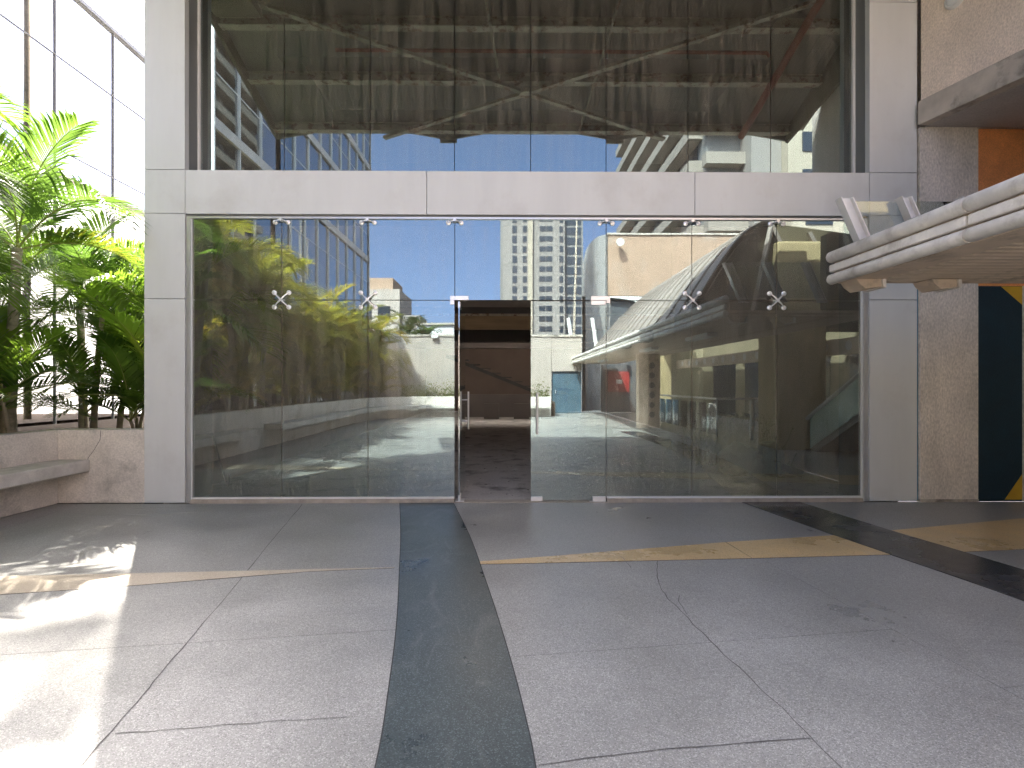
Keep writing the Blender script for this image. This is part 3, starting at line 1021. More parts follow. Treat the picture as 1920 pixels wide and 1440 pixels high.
pw = thing('planter_wall', 'weathered concrete planter wall with cantilevered bench under the palms', 'wall', (-5.3, 0, 0))
wl = smooth_line([(-5.21, 6.258), (-5.26, 5), (-5.28, 2), (-5.34, -3), (-5.35, -6.5), (-5.0, -8.6), (-4.0, -9.7), (-2.4, -10.0), (0, -10.0), (1.9, -10.0)], 5)
sweep('side_wall', 'concrete_wall', wl, 0.2, 0.0, 0.857, pw, side=-1, bevel=0.012)
MB().box(-5.42, -4.222, 6.26, 6.46, 0.0, 0.858).build('end_wall', 'concrete_wall', pw, 0.012)
b1 = [(-4.84, 6.255), (-4.85, 5), (-4.865, 3.4), (-4.87, 1.9)]
sweep('bench', 'bench_concrete', b1, 0.40, 0.375, 0.515, pw, side=-1, bevel=0.015)
b2 = smooth_line([(-4.88, 0.9), (-4.9, -3), (-4.92, -6.3), (-4.62, -8.2), (-3.8, -9.2), (-2.4, -9.55), (0, -9.55), (1.8, -9.55)], 5)
sweep('bench', 'bench_concrete', b2, 0.44, 0.375, 0.515, pw, side=-1, bevel=0.015)
crk = MB()
cp = [(-4.72, 0.85), (-4.73, 0.74), (-4.80, 0.62), (-4.86, 0.54), (-4.88, 0.50)]
for (a, b) in zip(cp[:-1], cp[1:]):
    crk.add([(a[0] - 0.003, 6.2575, a[1]), (a[0] + 0.003, 6.2575, a[1]), (b[0] + 0.003, 6.2575, b[1]), (b[0] - 0.003, 6.2575, b[1])], [(0, 1, 2, 3)])
crk.build('wall_crack', 'joint', pw)
soil = MB()
soil.prism([(-8.7, 14), (-8.7, -12.3), (-5.45, -12.3), (-5.45, 14)], 0, 0.62)
soil.prism([(-5.44, 6.47), (-4.23, 6.47), (-4.23, 14), (-5.44, 14)], 0, 0.60)
soil.prism([(-5.44, -12.3), (2.1, -12.3), (2.1, -10.25), (-2.4, -10.25), (-4.2, -9.95), (-5.2, -9.0), (-5.44, -8)], 0, 0.62)
struct(soil.build('planting_bed', 'soil'))


def frond_mesh(name, L, a0, a1, nl, ll, seed, wid=0.024, leaf='palm_leaf'):
    """one feather leaf; grows from the origin along +X, rising at a0 and bending to a1"""
    rd = random.Random(seed)
    m = MB()
    n = 26
    pts, tan = [], []
    p = Vector((0, 0, 0))
    side = rd.uniform(-0.25, 0.25)
    for i in range(n + 1):
        t = i / n
        a = a0 + (a1 - a0) * (t ** 1.25)
        d = Vector((math.cos(a), side * t * t * 0.8, math.sin(a))).normalized()
        pts.append(p.copy())
        tan.append(d)
        p += d * (L / n)
    m.tube(pts[::2], [0.012 * (1 - 0.85 * (i / (len(pts[::2]) - 1))) for i in range(len(pts[::2]))], 4, cap=False)
    for f in range(len(m.f)):
        m.mi[f] = 1
    for k in range(nl):
        t = 0.16 + 0.84 * (k + 0.5) / nl
        i = min(n - 1, int(t * n))
        fr = t * n - i
        c = pts[i].lerp(pts[i + 1], fr)
        d = tan[i]
        s = d.cross(Vector((0, 0, 1)))
        if s.length < 0.05:
            s = Vector((0, -1, 0))
        s.normalize()
        u = s.cross(d).normalized()
        ln = ll * (0.35 + 0.65 * math.sin(math.pi * min(1, (t - 0.10) / 0.95) ** 0.8)) * rd.uniform(0.88, 1.08)
        fwd = 0.55 + 0.9 * t
        for sg in (-1, 1):
            if rd.random() < 0.03:
                continue
            di = (s * sg + d * (fwd + rd.uniform(-0.12, 0.12)) + u * (0.42 + rd.uniform(-0.12, 0.12))).normalized()
            mid = c + di * ln * 0.55
            dr = Vector((0, 0, -1)) * ln * rd.uniform(0.10, 0.28)
            tip = c + di * ln + dr
            wv = di.cross(u).normalized() * wid * 0.5
            wb = wv * 0.45
            m.add([c - wb, c + wb, mid + wv, mid - wv, tip], [(0, 1, 2, 3), (3, 2, 4)])
    me_o = m.build(name, [leaf, 'rachis'], None)
    me = me_o.data
    bpy.data.objects.remove(me_o)
    return me


FR = [frond_mesh('frond', 1.75, R(78), R(10), 60, 0.62, 1), frond_mesh('frond', 1.9, R(62), R(-25), 64, 0.66, 2), frond_mesh('frond', 1.95, R(45), R(-55), 64, 0.66, 3),
      frond_mesh('frond', 1.7, R(22), R(-70), 58, 0.60, 4), frond_mesh('frond', 1.3, R(70), R(25), 46, 0.48, 5), frond_mesh('frond', 1.2, R(40), R(-30), 44, 0.46, 6)]


FR_GREEN = FR
FR_SUNLIT = [f.copy() for f in FR]
for f in FR_SUNLIT:
    f.materials[0] = M['palm_leaf_dry']


def palm(loc, stems, seed, label, group='areca palms in the planting bed', name='areca_palm', sc=1.0, FR=None):
    FR = FR or FR_GREEN
    rd = random.Random(seed)
    t = thing(name, label, 'palm', loc, group)
    for (dx, dy, h, lean_a, lean, nf, small) in stems:
        p0 = Vector((loc[0] + dx, loc[1] + dy, loc[2] - 0.05))
        pts, rads = [], []
        N = 9
        for i in range(N + 1):
            k = i / N
            o = Vector((math.cos(lean_a), math.sin(lean_a), 0)) * lean * k ** 1.6 * h
            pts.append(p0 + o + Vector((0, 0, h * k)))
            r = (0.062 if h > 2.0 else 0.038 if h > 0.9 else 0.022) * (1.15 - 0.35 * k)
            rads.append(r * (1.1 if i % 2 else 0.97))
        MB().tube(pts, rads, 9).build('trunk', 'bark', t, smooth=True)
        top = pts[-1]
        for j in range(nf):
            az = j * 2.399 + rd.uniform(-0.35, 0.35)
            k = j / max(1, nf - 1)
            if small:
                me = FR[4 if k < 0.45 else 5]
            else:
                me = FR[0 if k < 0.25 else 1 if k < 0.55 else 2 if k < 0.85 else 3]
            f = bpy.data.objects.new('frond', me)
            COL.objects.link(f)
            f.parent = t
            f.matrix_parent_inverse = t.matrix_basis.inverted()
            f.location = top - Vector((0, 0, 0.03 * j / nf))
            s = rd.uniform(0.85, 1.15) * sc
            f.scale = (s, s, s)
            f.rotation_euler = (rd.uniform(-0.15, 0.15), rd.uniform(-0.15, 0.15), az)
    return t


def clump(seed, big, hmin=1.6, hmax=2.9, n_small=2):
    rd = random.Random(seed)
    st = []
    for i in range(big):
        a = rd.uniform(0, 6.28)
        st.append((math.cos(a) * 0.22, math.sin(a) * 0.22, rd.uniform(hmin, hmax), a, rd.uniform(0.03, 0.2), rd.randint(7, 9), False))
    for i in range(n_small):
        a = rd.uniform(0, 6.28)
        st.append((math.cos(a) * 0.35, math.sin(a) * 0.35, rd.uniform(0.35, 0.9), a, rd.uniform(0.1, 0.3), 6, True))
    return st


palm((-6.05, 6.55, 0.55), [(0.0, 0.0, 2.55, 0.4, 0.03, 10, False), (-0.25, 0.2, 1.8, 2.5, 0.1, 8, False), (0.2, -0.2, 0.7, 5, 0.2, 6, True), (-0.1, -0.3, 0.45, 4, 0.2, 6, True)], 21,
     'tallest areca palm with thick ringed trunk behind the bench wall')
palm((-5.95, 7.75, 0.55), [(0.0, 0.0, 1.9, 0.2, 0.06, 9, False), (0.25, 0.15, 1.3, 0.3, 0.12, 7, False), (0.1, -0.25, 0.5, 5.2, 0.2, 6, True), (0.3, 0.5, 0.7, 1.2, 0.2, 6, True)], 22,
     'areca palm with slender trunk just behind the tallest palm')
palm((-4.95, 7.35, 0.55), [(0.1, 0.1, 1.3, 0.2, 0.15, 7, False), (-0.1, 0.0, 0.4, 4.0, 0.2, 7, True), (0.25, -0.1, 0.55, 5.5, 0.25, 6, True), (-0.3, 0.3, 0.7, 2.4, 0.25, 6, True)], 23,
     'low bushy areca palm behind the end wall by the pale column')
palm((-5.4, 9.4, 0.55), clump(24, 2, 1.4, 2.2, 1), 24, 'areca palm deeper in the bed between hall and office block')
palm((-7.2, 9.2, 0.55), clump(25, 2, 1.6, 2.4, 0), 25, 'areca palm standing close to the mirrored office block')
palm((-7.6, 11.8, 0.55), [(0, 0, 11.6, 0.3, 0.0, 9, False)], 27, 'very tall slim palm between hall and office block', None, 'royal_palm', 0.8)
palm((-7.0, 5.2, 0.55), clump(26, 4, 1.8, 2.8, 3), 26, 'areca palm at the frame edge behind the bench wall')
ordw = ['first', 'second', 'third', 'fourth', 'fifth', 'sixth', 'seventh', 'eighth', 'ninth']
for k, (x, y) in enumerate(((-6.1, 4.0), (-6.3, 2.2), (-6.0, 0.6), (-6.5, -1.2), (-6.1, -2.9), (-6.5, -4.7), (-6.2, -6.5), (-6.6, -8.4), (-5.9, -10.2))):
    palm((x, y, 0.55), clump(40 + k, 5, 1.2 if k > 3 else 1.7, 2.7 if k > 3 else 3.4, 3), 60 + k,
         '%s areca palm of the row mirrored in the glazing, counted from the hall' % ordw[k], FR=FR_SUNLIT if k > 0 else None)

# ------------------------------------------------------------------ neighbouring building: pillar, mural, overhang
nb = thing('mural_building', 'roughcast building with overhang and orange, teal and yellow mural', 'building', (6, 6.3, 0))
bx('pillar', 'roughcast_grey', nb, 4.868, 5.554, 6.22, 6.51, 0.0, 4.412)
bx('backing_wall', 'roughcast_grey', nb, 4.845, 12.8, 6.52, 6.9, 0.0, 9.5)
bx('pillar_base', 'band_concrete', nb, 4.866, 5.556, 6.215, 6.5, 0.0, 0.035)
bx('mural_wall', 'mural_teal', nb, 5.556, 6.115, 6.26, 6.5, 0.0, 2.55)
bx('mural_wall', 'mural_orange', nb, 5.556, 9.4, 6.26, 6.5, 2.552, 4.412)
bx('pillar', 'roughcast_grey', nb, 6.117, 6.8, 6.20, 6.5, 0.0, 2.55)
bx('mural_wall', 'mural_teal', nb, 6.802, 9.4, 6.26, 6.5, 0.0, 2.55)


def flat(name, mat, parent, pts, y, th=0.003):
    n = len(pts)
    vs = [(p[0], y, p[1]) for p in pts] + [(p[0], y - th, p[1]) for p in pts]
    fs = [tuple(range(n)), tuple(reversed(range(n, 2 * n)))] + [(i, (i + 1) % n, (i + 1) % n + n, i + n) for i in range(n)]
    return MB().add(vs, fs).build(name, mat, parent)


flat('painted_triangle', 'mural_yellow', nb, [(5.905, 0.02), (6.113, 0.02), (6.113, 0.32)], 6.26)
flat('painted_triangle', 'mural_yellow', nb, [(5.86, 2.546), (6.113, 2.546), (6.113, 2.33)], 6.26)
# overhanging storey, its long face runs obliquely towards and past the camera
OX, OY = 4.875, 6.22
dx, dy = 0.28, -0.96
Lw = 3.4
E2 = (OX + dx * Lw, OY + dy * Lw)
MB().prism([(OX, OY), E2, (E2[0] + 6, E2[1]), (OX + 8, OY)], 4.70, 9.5).build('upper_storey', 'roughcast', nb)
q = 0.06
MB().prism([(OX - q, OY - 0.02), (E2[0] - q, E2[1] - 0.06), (E2[0] + 6, E2[1] - 0.06), (OX + 8, OY - 0.02)], 4.42, 4.698).build('concrete_band', 'band_concrete', nb, 0.01)
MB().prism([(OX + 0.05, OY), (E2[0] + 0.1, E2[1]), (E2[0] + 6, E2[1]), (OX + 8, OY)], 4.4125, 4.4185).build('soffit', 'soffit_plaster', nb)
# round bulkhead lamp, unlit
bl_n = Vector((-0.96, -0.28, 0))
c0 = Vector((4.985, 5.86, 5.66))
MB().tube([c0 + bl_n * 0.0, c0 + bl_n * 0.03, c0 + bl_n * 0.05], [0.105, 0.105, 0.09], 24).build('lamp_ring', 'white_paint', nb, smooth=True)
MB().tube([c0 + bl_n * 0.051, c0 + bl_n * 0.07, c0 + bl_n * 0.08], [0.075, 0.06, 0.02], 20).build('lamp_lens', 'aluminium', nb, smooth=True)

# ------------------------------------------------------------------ entrance canopy along the right-hand side
cp_ = thing('entrance_canopy', 'cream steel canopy with rounded fascia and slatted underside', 'canopy', (4, -4, 2.3))
Y0, Y1 = 5.08, -13.2


def rod(name, mat, x, z, r, y0, y1, parent, n=14):
    return MB().tube([(x, y0 + 0.0, z), (x, y0 - 0.02, z), (x, y1, z)], [r * 0.8, r, r], n).build(name, mat, parent, smooth=True)


segs = [5.08, 3.55, 1.9, 0.2, -2, -4.5, -7, -10, -13.2]
for a, b in zip(segs[:-1], segs[1:]):
    rod('fascia_tube', 'canopy_white', 3.105, 2.597, 0.056, a, b + 0.003, cp_)
    rod('fascia_tube', 'canopy_white', 3.105, 2.387, 0.050, a, b + 0.003, cp_)
    MB().box(3.082, 3.13, b + 0.002, a - 0.012, 2.452, 2.524).build('fascia_band', 'canopy_white', cp_, 0.012)
MB().box(3.131, 3.17, Y1, Y0 - 0.02, 2.39, 2.60).build('fascia_backing', 'canopy_cream', cp_)
MB().box(3.16, 3.42, Y1, Y0 - 0.03, 2.345, 2.385).build('soffit_board', 'canopy_cream', cp_, 0.004)
sl = MB()
sl.extr([(0.0, 0.03), (0.0, 0.006), (0.012, 0.0), (0.066, 0.0), (0.078, 0.006), (0.078, 0.03)], 'x', 3.425, 5.3)
s0 = sl.build('soffit_slat', 'canopy_cream', cp_)
s0.location = (0, 4.98, 2.35)
n_sl = 0
yy = 4.98 - 0.105
while yy > -13.0:
    c = copy_part(s0, cp_, (0, yy, 2.35))
    yy -= 0.105
MB().box(3.17, 5.3, Y1, Y0 - 0.05, 2.40, 2.44).build('canopy_deck', 'canopy_cream', cp_)


def bracket(x):
    m = MB()
    m.extr([(x, 2.344), (x + 0.23, 2.344), (x + 0.23, 2.275), (x + 0.09, 2.255), (x + 0.03, 2.30)], 'y', 5.03, 4.80)
    return m.build('bracket', 'canopy_cream', cp_, 0.004)


bracket(3.17)
bracket(3.86)
MB().box(3.40, 3.43, 4.78, 5.045, 2.262, 2.34).build('bracket_plate', 'canopy_white', cp_)
MB().box(4.09, 4.12, 4.78, 5.045, 2.262, 2.34).build('bracket_plate', 'canopy_white', cp_)


def fin(x, y, h, lean, wd=0.11):
    m = MB()
    p, q2 = Vector((x, y, 2.60)), Vector((x - lean, y, 2.60 + h))
    m.obox(p, q2, 0.012, wd, up=(0, 1, 0))
    s = Vector((1, 0, lean / h)).normalized() * (0.0)
    for sg in (-1, 1):
        o = Vector((h, 0, lean)).normalized() * (wd / 2) * sg
        m.obox(p + o, q2 + o, 0.075, 0.010, up=(0, 1, 0))
    return m


def ibeam(x, y, z0, h, lean, wd=0.12, dp=0.09, name='fin_post', mat='post_paint'):
    """I-section post leaning towards -X"""
    m = MB()
    sx = -lean
    t = 0.012
    for (xa, xb, ya, yb) in ((-wd / 2, -wd / 2 + t, -dp / 2, dp / 2), (wd / 2 - t, wd / 2, -dp / 2, dp / 2), (-wd / 2 + t, wd / 2 - t, -t / 2, t / 2)):
        vs = [(x + xa, y + ya, z0), (x + xb, y + ya, z0), (x + xb, y + yb, z0), (x + xa, y + yb, z0),
              (x + xa + sx, y + ya, z0 + h), (x + xb + sx, y + ya, z0 + h), (x + xb + sx, y + yb, z0 + h), (x + xa + sx, y + yb, z0 + h)]
        m.add(vs, [(0, 3, 2, 1), (4, 5, 6, 7), (0, 1, 5, 4), (1, 2, 6, 5), (2, 3, 7, 6), (3, 0, 4, 7)])
    return m.build(name, mat, cp_)


ibeam(3.42, 4.97, 2.56, 0.57, 0.25)
ibeam(3.98, 4.97, 2.56, 0.58, 0.25, 0.10)
ibeam(4.55, 4.97, 2.56, 0.58, 0.25, 0.10)
pane(3.20, 6.0, 2.62, 3.125, 5.03, 'glass_upstand', 0.01, ('parapet_glass', 'pane_back'), cp_)
for x in (3.25, 4.4, 5.75):
    m = MB()
    m.tube([(x, -12.9, 2.60), (x - 0.30, -12.9, 4.55)], 0.10, 10)
    m.build('raking_post', 'white_paint', cp_, smooth=True)
for y in (-9.0, -2.2, 1.6):
    MB().box(3.7, 3.9, y, y + 1.2, 2.27, 2.345).build('tube_light', 'white_paint', cp_, 0.01)

# perforated steel column under the canopy
pc = thing('perforated_column', 'tapered cream steel column pierced by round holes', 'column', (4.6, -4.6, 0))
m = MB()
m.prism([(4.24, -4.75), (4.55, -4.85), (4.9, -4.7), (4.9, -4.35), (4.5, -4.3), (4.24, -4.4)], 0.0, 2.34)
m.build('shaft', 'canopy_cream', pc)
for k in range(6):
    c = Vector((4.56, -4.30, 0.42 + 0.31 * k))
    MB().tube([c + Vector((0.05, 0.01, 0)), c + Vector((0.06, 0.045, 0))], 0.095, 16).build('hole', 'slate_wall', pc)

# ------------------------------------------------------------------ shopping lobby to the right (seen mirrored)
lob = thing('shopping_lobby', 'dim olive lobby with tall column mirrored in the right-hand panes', 'building', (8, 0, 0))
bx('rear_wall', 'olive_wall', lob, 9.42, 9.6, -13, 6.2, 0, 4.40)
bx('side_wall', 'olive_wall', lob, 7.0, 9.41, -13.0, -12.8, 0, 4.4)
MB().box(5.7, 6.75, 0.55, 1.45, 0, 4.40).build('tall_column', 'brown_column', lob, 0.05)
MB().box(5.75, 6.6, -9.4, -8.6, 0, 4.40).build('tall_column', 'brown_column', lob, 0.05)
bx('upper_wall', 'olive_dark', lob, 6.4, 9.3, 1.8, 2.0, 2.9, 4.39)  # shade put into the wall colour
bx('roof_slab', 'soffit_plaster', lob, 5.45, 8.3, -13, 1.15, 4.41, 4.6)
for k in range(5):
    bx('shop_window', 'window_dark', lob, 9.39, 9.41, -11.5 + k * 3.2, -9.2 + k * 3.2, 0.1, 2.2)
    bx('shop_fascia', 'canopy_cream', lob, 9.34, 9.41, -11.6 + k * 3.2, -9.1 + k * 3.2, 2.25, 2.6)
bx('girder', 'canopy_cream', lob, 6.9, 7.0, -9, 5.6, 2.0, 2.33)
for k in range(15):
    c = Vector((6.89, -8.2 + k * 0.78, 2.17))
    MB().tube([c, c + Vector((-0.012, 0, 0))], 0.10, 14).build('girder_opening', 'white_print', lob)  # solid white disc painted in place of light through a girder hole
pfr = bx('picture_frame', 'canopy_cream', lob, 9.30, 9.38, 0.6, 1.9, 0.9, 2.0)
bx('picture', 'door_red', pfr, 9.285, 9.299, 0.8, 1.7, 1.1, 1.8)

bal = thing('glass_balustrade', 'glass balustrade with steel posts around the lobby opening', 'balustrade', (5.2, -2, 0))
for k in range(9):
    y = -6.4 + k * 0.72
    MB().tube([(5.25, y, 0), (5.25, y, 0.98)], 0.024, 8).build('post', 'steel', bal, smooth=True)
    if k < 8:
        pane(5.25, 5.26, 0.1, 0.9, 0, 'panel', 0.01, ('parapet_glass', 'pane_back'), bal).location = (0, 0, 0)
        o = bal.children[-1]
        o.scale = (1, 1, 1)
        me = MB().box(5.245, 5.255, y + 0.05, y + 0.67, 0.12, 0.9)
        bpy.data.objects.remove(o)
        me.build('panel', 'parapet_glass', bal)
MB().tube([(5.25, -6.45, 1.02), (5.25, -0.6, 1.02)], 0.03, 10).build('handrail', 'steel', bal, smooth=True)
MB().tube([(5.25, -0.6, 1.02), (8.8, -0.6, 1.02)], 0.03, 10).build('handrail', 'steel', bal, smooth=True)
for k in range(4):
    MB().tube([(6.1 + k * 0.8, -0.6, 0), (6.1 + k * 0.8, -0.6, 0.99)], 0.05, 8).build('post', 'steel', bal, smooth=True)

esc = thing('escalator', 'escalator with pale green glass sides beside the lobby', 'escalator', (6.9, 2.4, 0))
for x in (6.3, 7.3):
    m = MB()
    m.add([(x, 1.6, 0.05), (x, 3.9, 1.3), (x, 3.9, 1.95), (x, 1.6, 0.7)], [(0, 1, 2, 3)])
    m.add([(x + 0.012, 1.6, 0.05), (x + 0.012, 3.9, 1.3), (x + 0.012, 3.9, 1.95), (x + 0.012, 1.6, 0.7)], [(3, 2, 1, 0)])
    m.build('side_glass', 'rail_teal', esc)
    MB().tube([(x, 1.5, 0.66), (x, 1.7, 0.78), (x, 3.9, 1.98)], 0.04, 8).build('handrail', 'white_paint', esc, smooth=True)
m = MB()
m.obox((6.8, 1.6, 0.0), (6.8, 3.9, 1.25), 0.9, 0.12)
m.build('tread', 'aluminium_dark', esc)

# curved standing-seam roof above the canopy
vr = thing('vaulted_roof', 'sloping standing seam metal roof rising behind the canopy', 'roof', (5, -3, 2.7))
vs, fs = [], []
NY, NX = 14, 8
for i in range(NY + 1):
    t = i / NY
    yE = -8.2 + (3.0 + 8.2) * t
    yR = -4.6 + (1.3 + 4.6) * t
    for j in range(NX + 1):
        s = j / NX
        x = 3.32 + 2.3 * s
        z = 2.66 + 2.2 * math.sin(s * math.pi / 2 * 0.92) / math.sin(math.pi / 2 * 0.92)
        vs.append((x, yE + (yR - yE) * s, z))
for i in range(NY):
    for j in range(NX):
        a = i * (NX + 1) + j
        fs.append((a, a + 1, a + NX + 2, a + NX + 1))
n0 = len(vs)
vs2 = [(x + 0.06, y, z - 0.06) for x, y, z in vs]
fs2 = [tuple(reversed([k + n0 for k in f])) for f in fs]
mb = MB()
mb.add(vs + vs2, fs + fs2)
mb.build('roof_sheet', 'vault_metal', vr, smooth=True)
for i in range(NY + 1):
    row = [Vector(vs[i * (NX + 1) + j]) + Vector((-0.012, 0, 0.012)) for j in range(NX + 1)]
    MB().tube(row, 0.022, 5).build('seam', 'seam_metal', vr)
MB().box(5.6, 5.75, -4.6, 1.3, 4.80, 4.92).build('ridge_cap', 'canopy_white', vr)
row = [Vector(vs[NY * (NX + 1) + j]) for j in range(NX + 1)]
mgi = MB()
for a, b in zip(row[:-1], row[1:]):
    mgi.add([(a.x, a.y - 0.05, 2.5), (b.x, b.y - 0.05, 2.5), (b.x, b.y - 0.05, b.z - 0.03), (a.x, a.y - 0.05, a.z - 0.03)], [(0, 1, 2, 3)])
mgi.add([(row[-1].x, row[-1].y - 0.05, 2.5), (9.3, 1.25, 2.5), (9.3, 1.25, 4.36), (row[-1].x, row[-1].y - 0.05, 4.83)], [(0, 1, 2, 3)])
mgi.build('gable_infill', 'olive_dark', vr)  # dark colour stands in for shade the overhang does not reach
for (p, q2) in (((4.9, 2.0, 2.7), (5.6, 1.38, 4.75)), ((6.6, 1.38, 2.7), (5.6, 1.38, 4.75)), ((7.4, 1.38, 2.7), (6.4, 1.38, 4.6))):
    m = MB()
    m.obox(p, q2, 0.08, 0.08)
    m.build('gable_brace', 'seam_metal', vr)

# ------------------------------------------------------------------ steel roof over the entrance, above the camera
rf = thing('porch_roof', 'rusty steel porch roof with joists and cross bracing above the entrance', 'roof', (0.5, 4.5, 6.5))


def rz(y):
    return 6.05 + 0.35 * (y - 3.0)


m = MB()
xs = []
x = -4.35
while x < 5.42:
    xs += [(x, 0.0), (x + 0.11, 0.0), (x + 0.12, 0.005), (x + 0.24, 0.005)]
    x += 0.25
vs = [(a, 2.98, rz(2.98) + 0.16 + b) for a, b in xs] + [(a, 6.24, rz(6.24) + 0.16 + b) for a, b in xs]
n = len(xs)
m.add(vs, [(i, i + 1, i + 1 + n, i + n) for i in range(n - 1)])
vs2 = [(a, y, z + 0.03) for a, y, z in vs]
m.add(vs2, [(i + n, i + 1 + n, i + 1, i) for i in range(n - 1)])
m.build('deck_sheet', 'deck_paint', rf)
for y in (3.1, 4.1, 5.0, 5.9):
    m = MB()
    z = rz(y)
    for (a, b, c, d) in ((-0.07, 0.07, 0.135, 0.15), (-0.006, 0.006, 0.015, 0.1349), (-0.07, 0.07, 0.0, 0.0149)):
        m.box(-4.3, 5.36, y + a, y + b, z + c, z + d)
    m.build('joist', 'beam_paint', rf)
for (xa, xb) in ((-5.7, 2.98), (6.36, -2.3)):
    # each brace passes (0.33, 3.97)
    pa = Vector((0.33 + (xa - 0.33) * 0.70, 3.97 + (6.13 - 3.97) * 0.70, 0))
    pb = Vector((xb, 3.0, 0))
    pa.z, pb.z = rz(pa.y) - 0.03, rz(pb.y) - 0.03
    m = MB()
    m.obox(pa, pb, 0.09, 0.05)
    m.build('cross_brace', 'beam_paint', rf)
MB().tube([(0.33, 3.97, rz(3.97) - 0.07), (0.33, 3.97, rz(3.97))], 0.11, 12).build('gusset', 'beam_paint', rf)
MB().tube([(-2.7, 4.6, rz(4.6) + 0.06), (4.15, 4.6, rz(4.6) + 0.06), (4.2, 4.6, rz(4.6) + 0.0)], 0.028, 8).build('sprinkler_pipe', 'red_pipe', rf, smooth=True)
MB().tube([(4.5, 6.1, rz(6.1) - 0.06), (4.45, 4.5, rz(4.5) - 0.06), (4.4, 3.1, rz(3.1) - 0.06)], 0.06, 10).build('fire_main', 'red_pipe', rf, smooth=True)
MB().tube([(4.5, 5.75, rz(5.75) - 0.06), (4.5, 5.6, rz(5.6) - 0.06)], 0.09, 12).build('pipe_coupling', 'wall_pale', rf, smooth=True)
for x in (-2.0, 0.6, 1.6, 3.2):
    MB().tube([(x, 4.6, rz(4.6) + 0.03), (x, 4.6, rz(4.6) - 0.05)], [0.012, 0.02], 8).build('sprinkler_head', 'white_print', rf)
for (xa, ya, xb, yb) in ((-0.4, 6.1, -0.1, 4.1), (1.7, 6.1, 1.35, 3.1)):
    m = MB()
    m.obox((xa, ya, rz(ya) - 0.005), (xb, yb, rz(yb) - 0.005), 0.035, 0.03)
    m.build('tie_rod', 'beam_paint', rf)
cus = [-4.32, -1.1, 2.07, 5.37]
for a, b in zip(cus[:-1], cus[1:]):
    N = 14
    top, bot = [], []
    for i in range(N + 1):
        t = i / N
        xx = a + (b - a) * t
        bot.append((xx, 2.94, 6.05 - 0.05 + 0.20 * math.sin(math.pi * t)))
        top.append((xx, 2.94, 6.36))
    vs = bot + top + [(p[0], 2.975, p[2]) for p in bot] + [(p[0], 2.975, p[2]) for p in top]
    k = N + 1
    fs = []
    for i in range(N):
        fs += [(i, i + 1, i + 1 + k, i + k), (i + 2 * k, i + 3 * k, i + 1 + 3 * k, i + 1 + 2 * k), (i, i + 2 * k, i + 1 + 2 * k, i + 1), (i + k, i + 1 + k, i + 1 + 3 * k, i + 3 * k)]
    MB().add(vs, fs).build('scalloped_valance', 'deck_paint', rf)
for x in (-1.1, 2.07):
    MB().box(x - 0.16, x + 0.16, 2.90, 2.938, 5.97, 6.08).build('valance_shoe', 'deck_paint', rf)


def side_panel(x, drop0, drop1, mat, th=0.05):
    m = MB()
    y0, y1 = 2.98, 6.2
    vs = []
    for xx in (x, x + th):
        vs += [(xx, y0, rz(y0) - drop0), (xx, y1, rz(y1) - drop1), (xx, y1, rz(y1) + 0.2), (xx, y0, rz(y0) + 0.2)]
    m.add(vs, [(0, 1, 2, 3), (7, 6, 5, 4), (0, 4, 5, 1), (1, 5, 6, 2), (2, 6, 7, 3), (3, 7, 4, 0)])
    return m.build('side_panel', mat, rf)


side_panel(-4.36, 0.02, 0.12, 'panel_olive')
side_panel(5.30, 0.08, 0.75, 'panel_olive')
MB().box(-4.2, -3.55, 5.3, 5.75, 6.70, 7.0).build('corner_box', 'panel_olive', rf)

# ------------------------------------------------------------------ mirrored office block along the left
XB = -9.0
LV = [-0.5, 1.6, 3.1, 4.6, 6.13, 8.0, 9.45, 11.1, 12.75, 14.2, 15.55, 17.2, 18.8, 20.4, 22.0]
bay = 1.58
ybase = 9.2
rd = random.Random(9)
pane_me = {}


def office_pane(parent, mat, y0, y1, z0, z1):
    h = round(z1 - z0, 3)
    if (h, mat) not in pane_me:
        mb = MB().box(-0.02, 0.0, -bay / 2 + 0.004, bay / 2 - 0.004, -h / 2 + 0.004, h / 2 - 0.004)
        o = mb.build('glass_pane', mat, parent)
        pane_me[(h, mat)] = o.data
    else:
        o = bpy.data.objects.new('glass_pane', pane_me[(h, mat)])
        COL.objects.link(o)
        o.parent = parent
        o.matrix_parent_inverse = parent.matrix_basis.inverted()
    o.location = (XB - 0.05, (y0 + y1) / 2, (z0 + z1) / 2)
    o.rotation_euler = (0, rd.uniform(-0.004, 0.004), rd.uniform(-0.004, 0.004))


def block(parent, ys, ztop, glass_mat, frame_mat, mw):
    lv = [z for z in LV if z <= ztop + 0.01]
    MB().box(-24, XB - 0.12, ys[0], ys[-1] - 0.02, -0.5, ztop).build('core', 'slate_wall', parent)
    for a, b in zip(ys[:-1], ys[1:]):
        for z0, z1 in zip(lv[:-1], lv[1:]):
            office_pane(parent, glass_mat, a, b, z0, z1)
    for y in ys:
        MB().box(XB - 0.06, XB - 0.04 + mw, y - mw / 2, y + mw / 2, lv[0], lv[-1]).build('mullion', frame_mat, parent)
    for z in lv[1:]:
        big = frame_mat == 'building_frame' and any(abs(z - q) < 0.01 for q in (9.45, 12.75, 15.55, 18.8))
        th = 0.17 if big else mw * 0.3
        MB().box(XB - 0.06, XB + (0.05 if big else -0.03), ys[0], ys[-1], z - th, z + th).build('transom', 'spandrel' if big else frame_mat, parent)


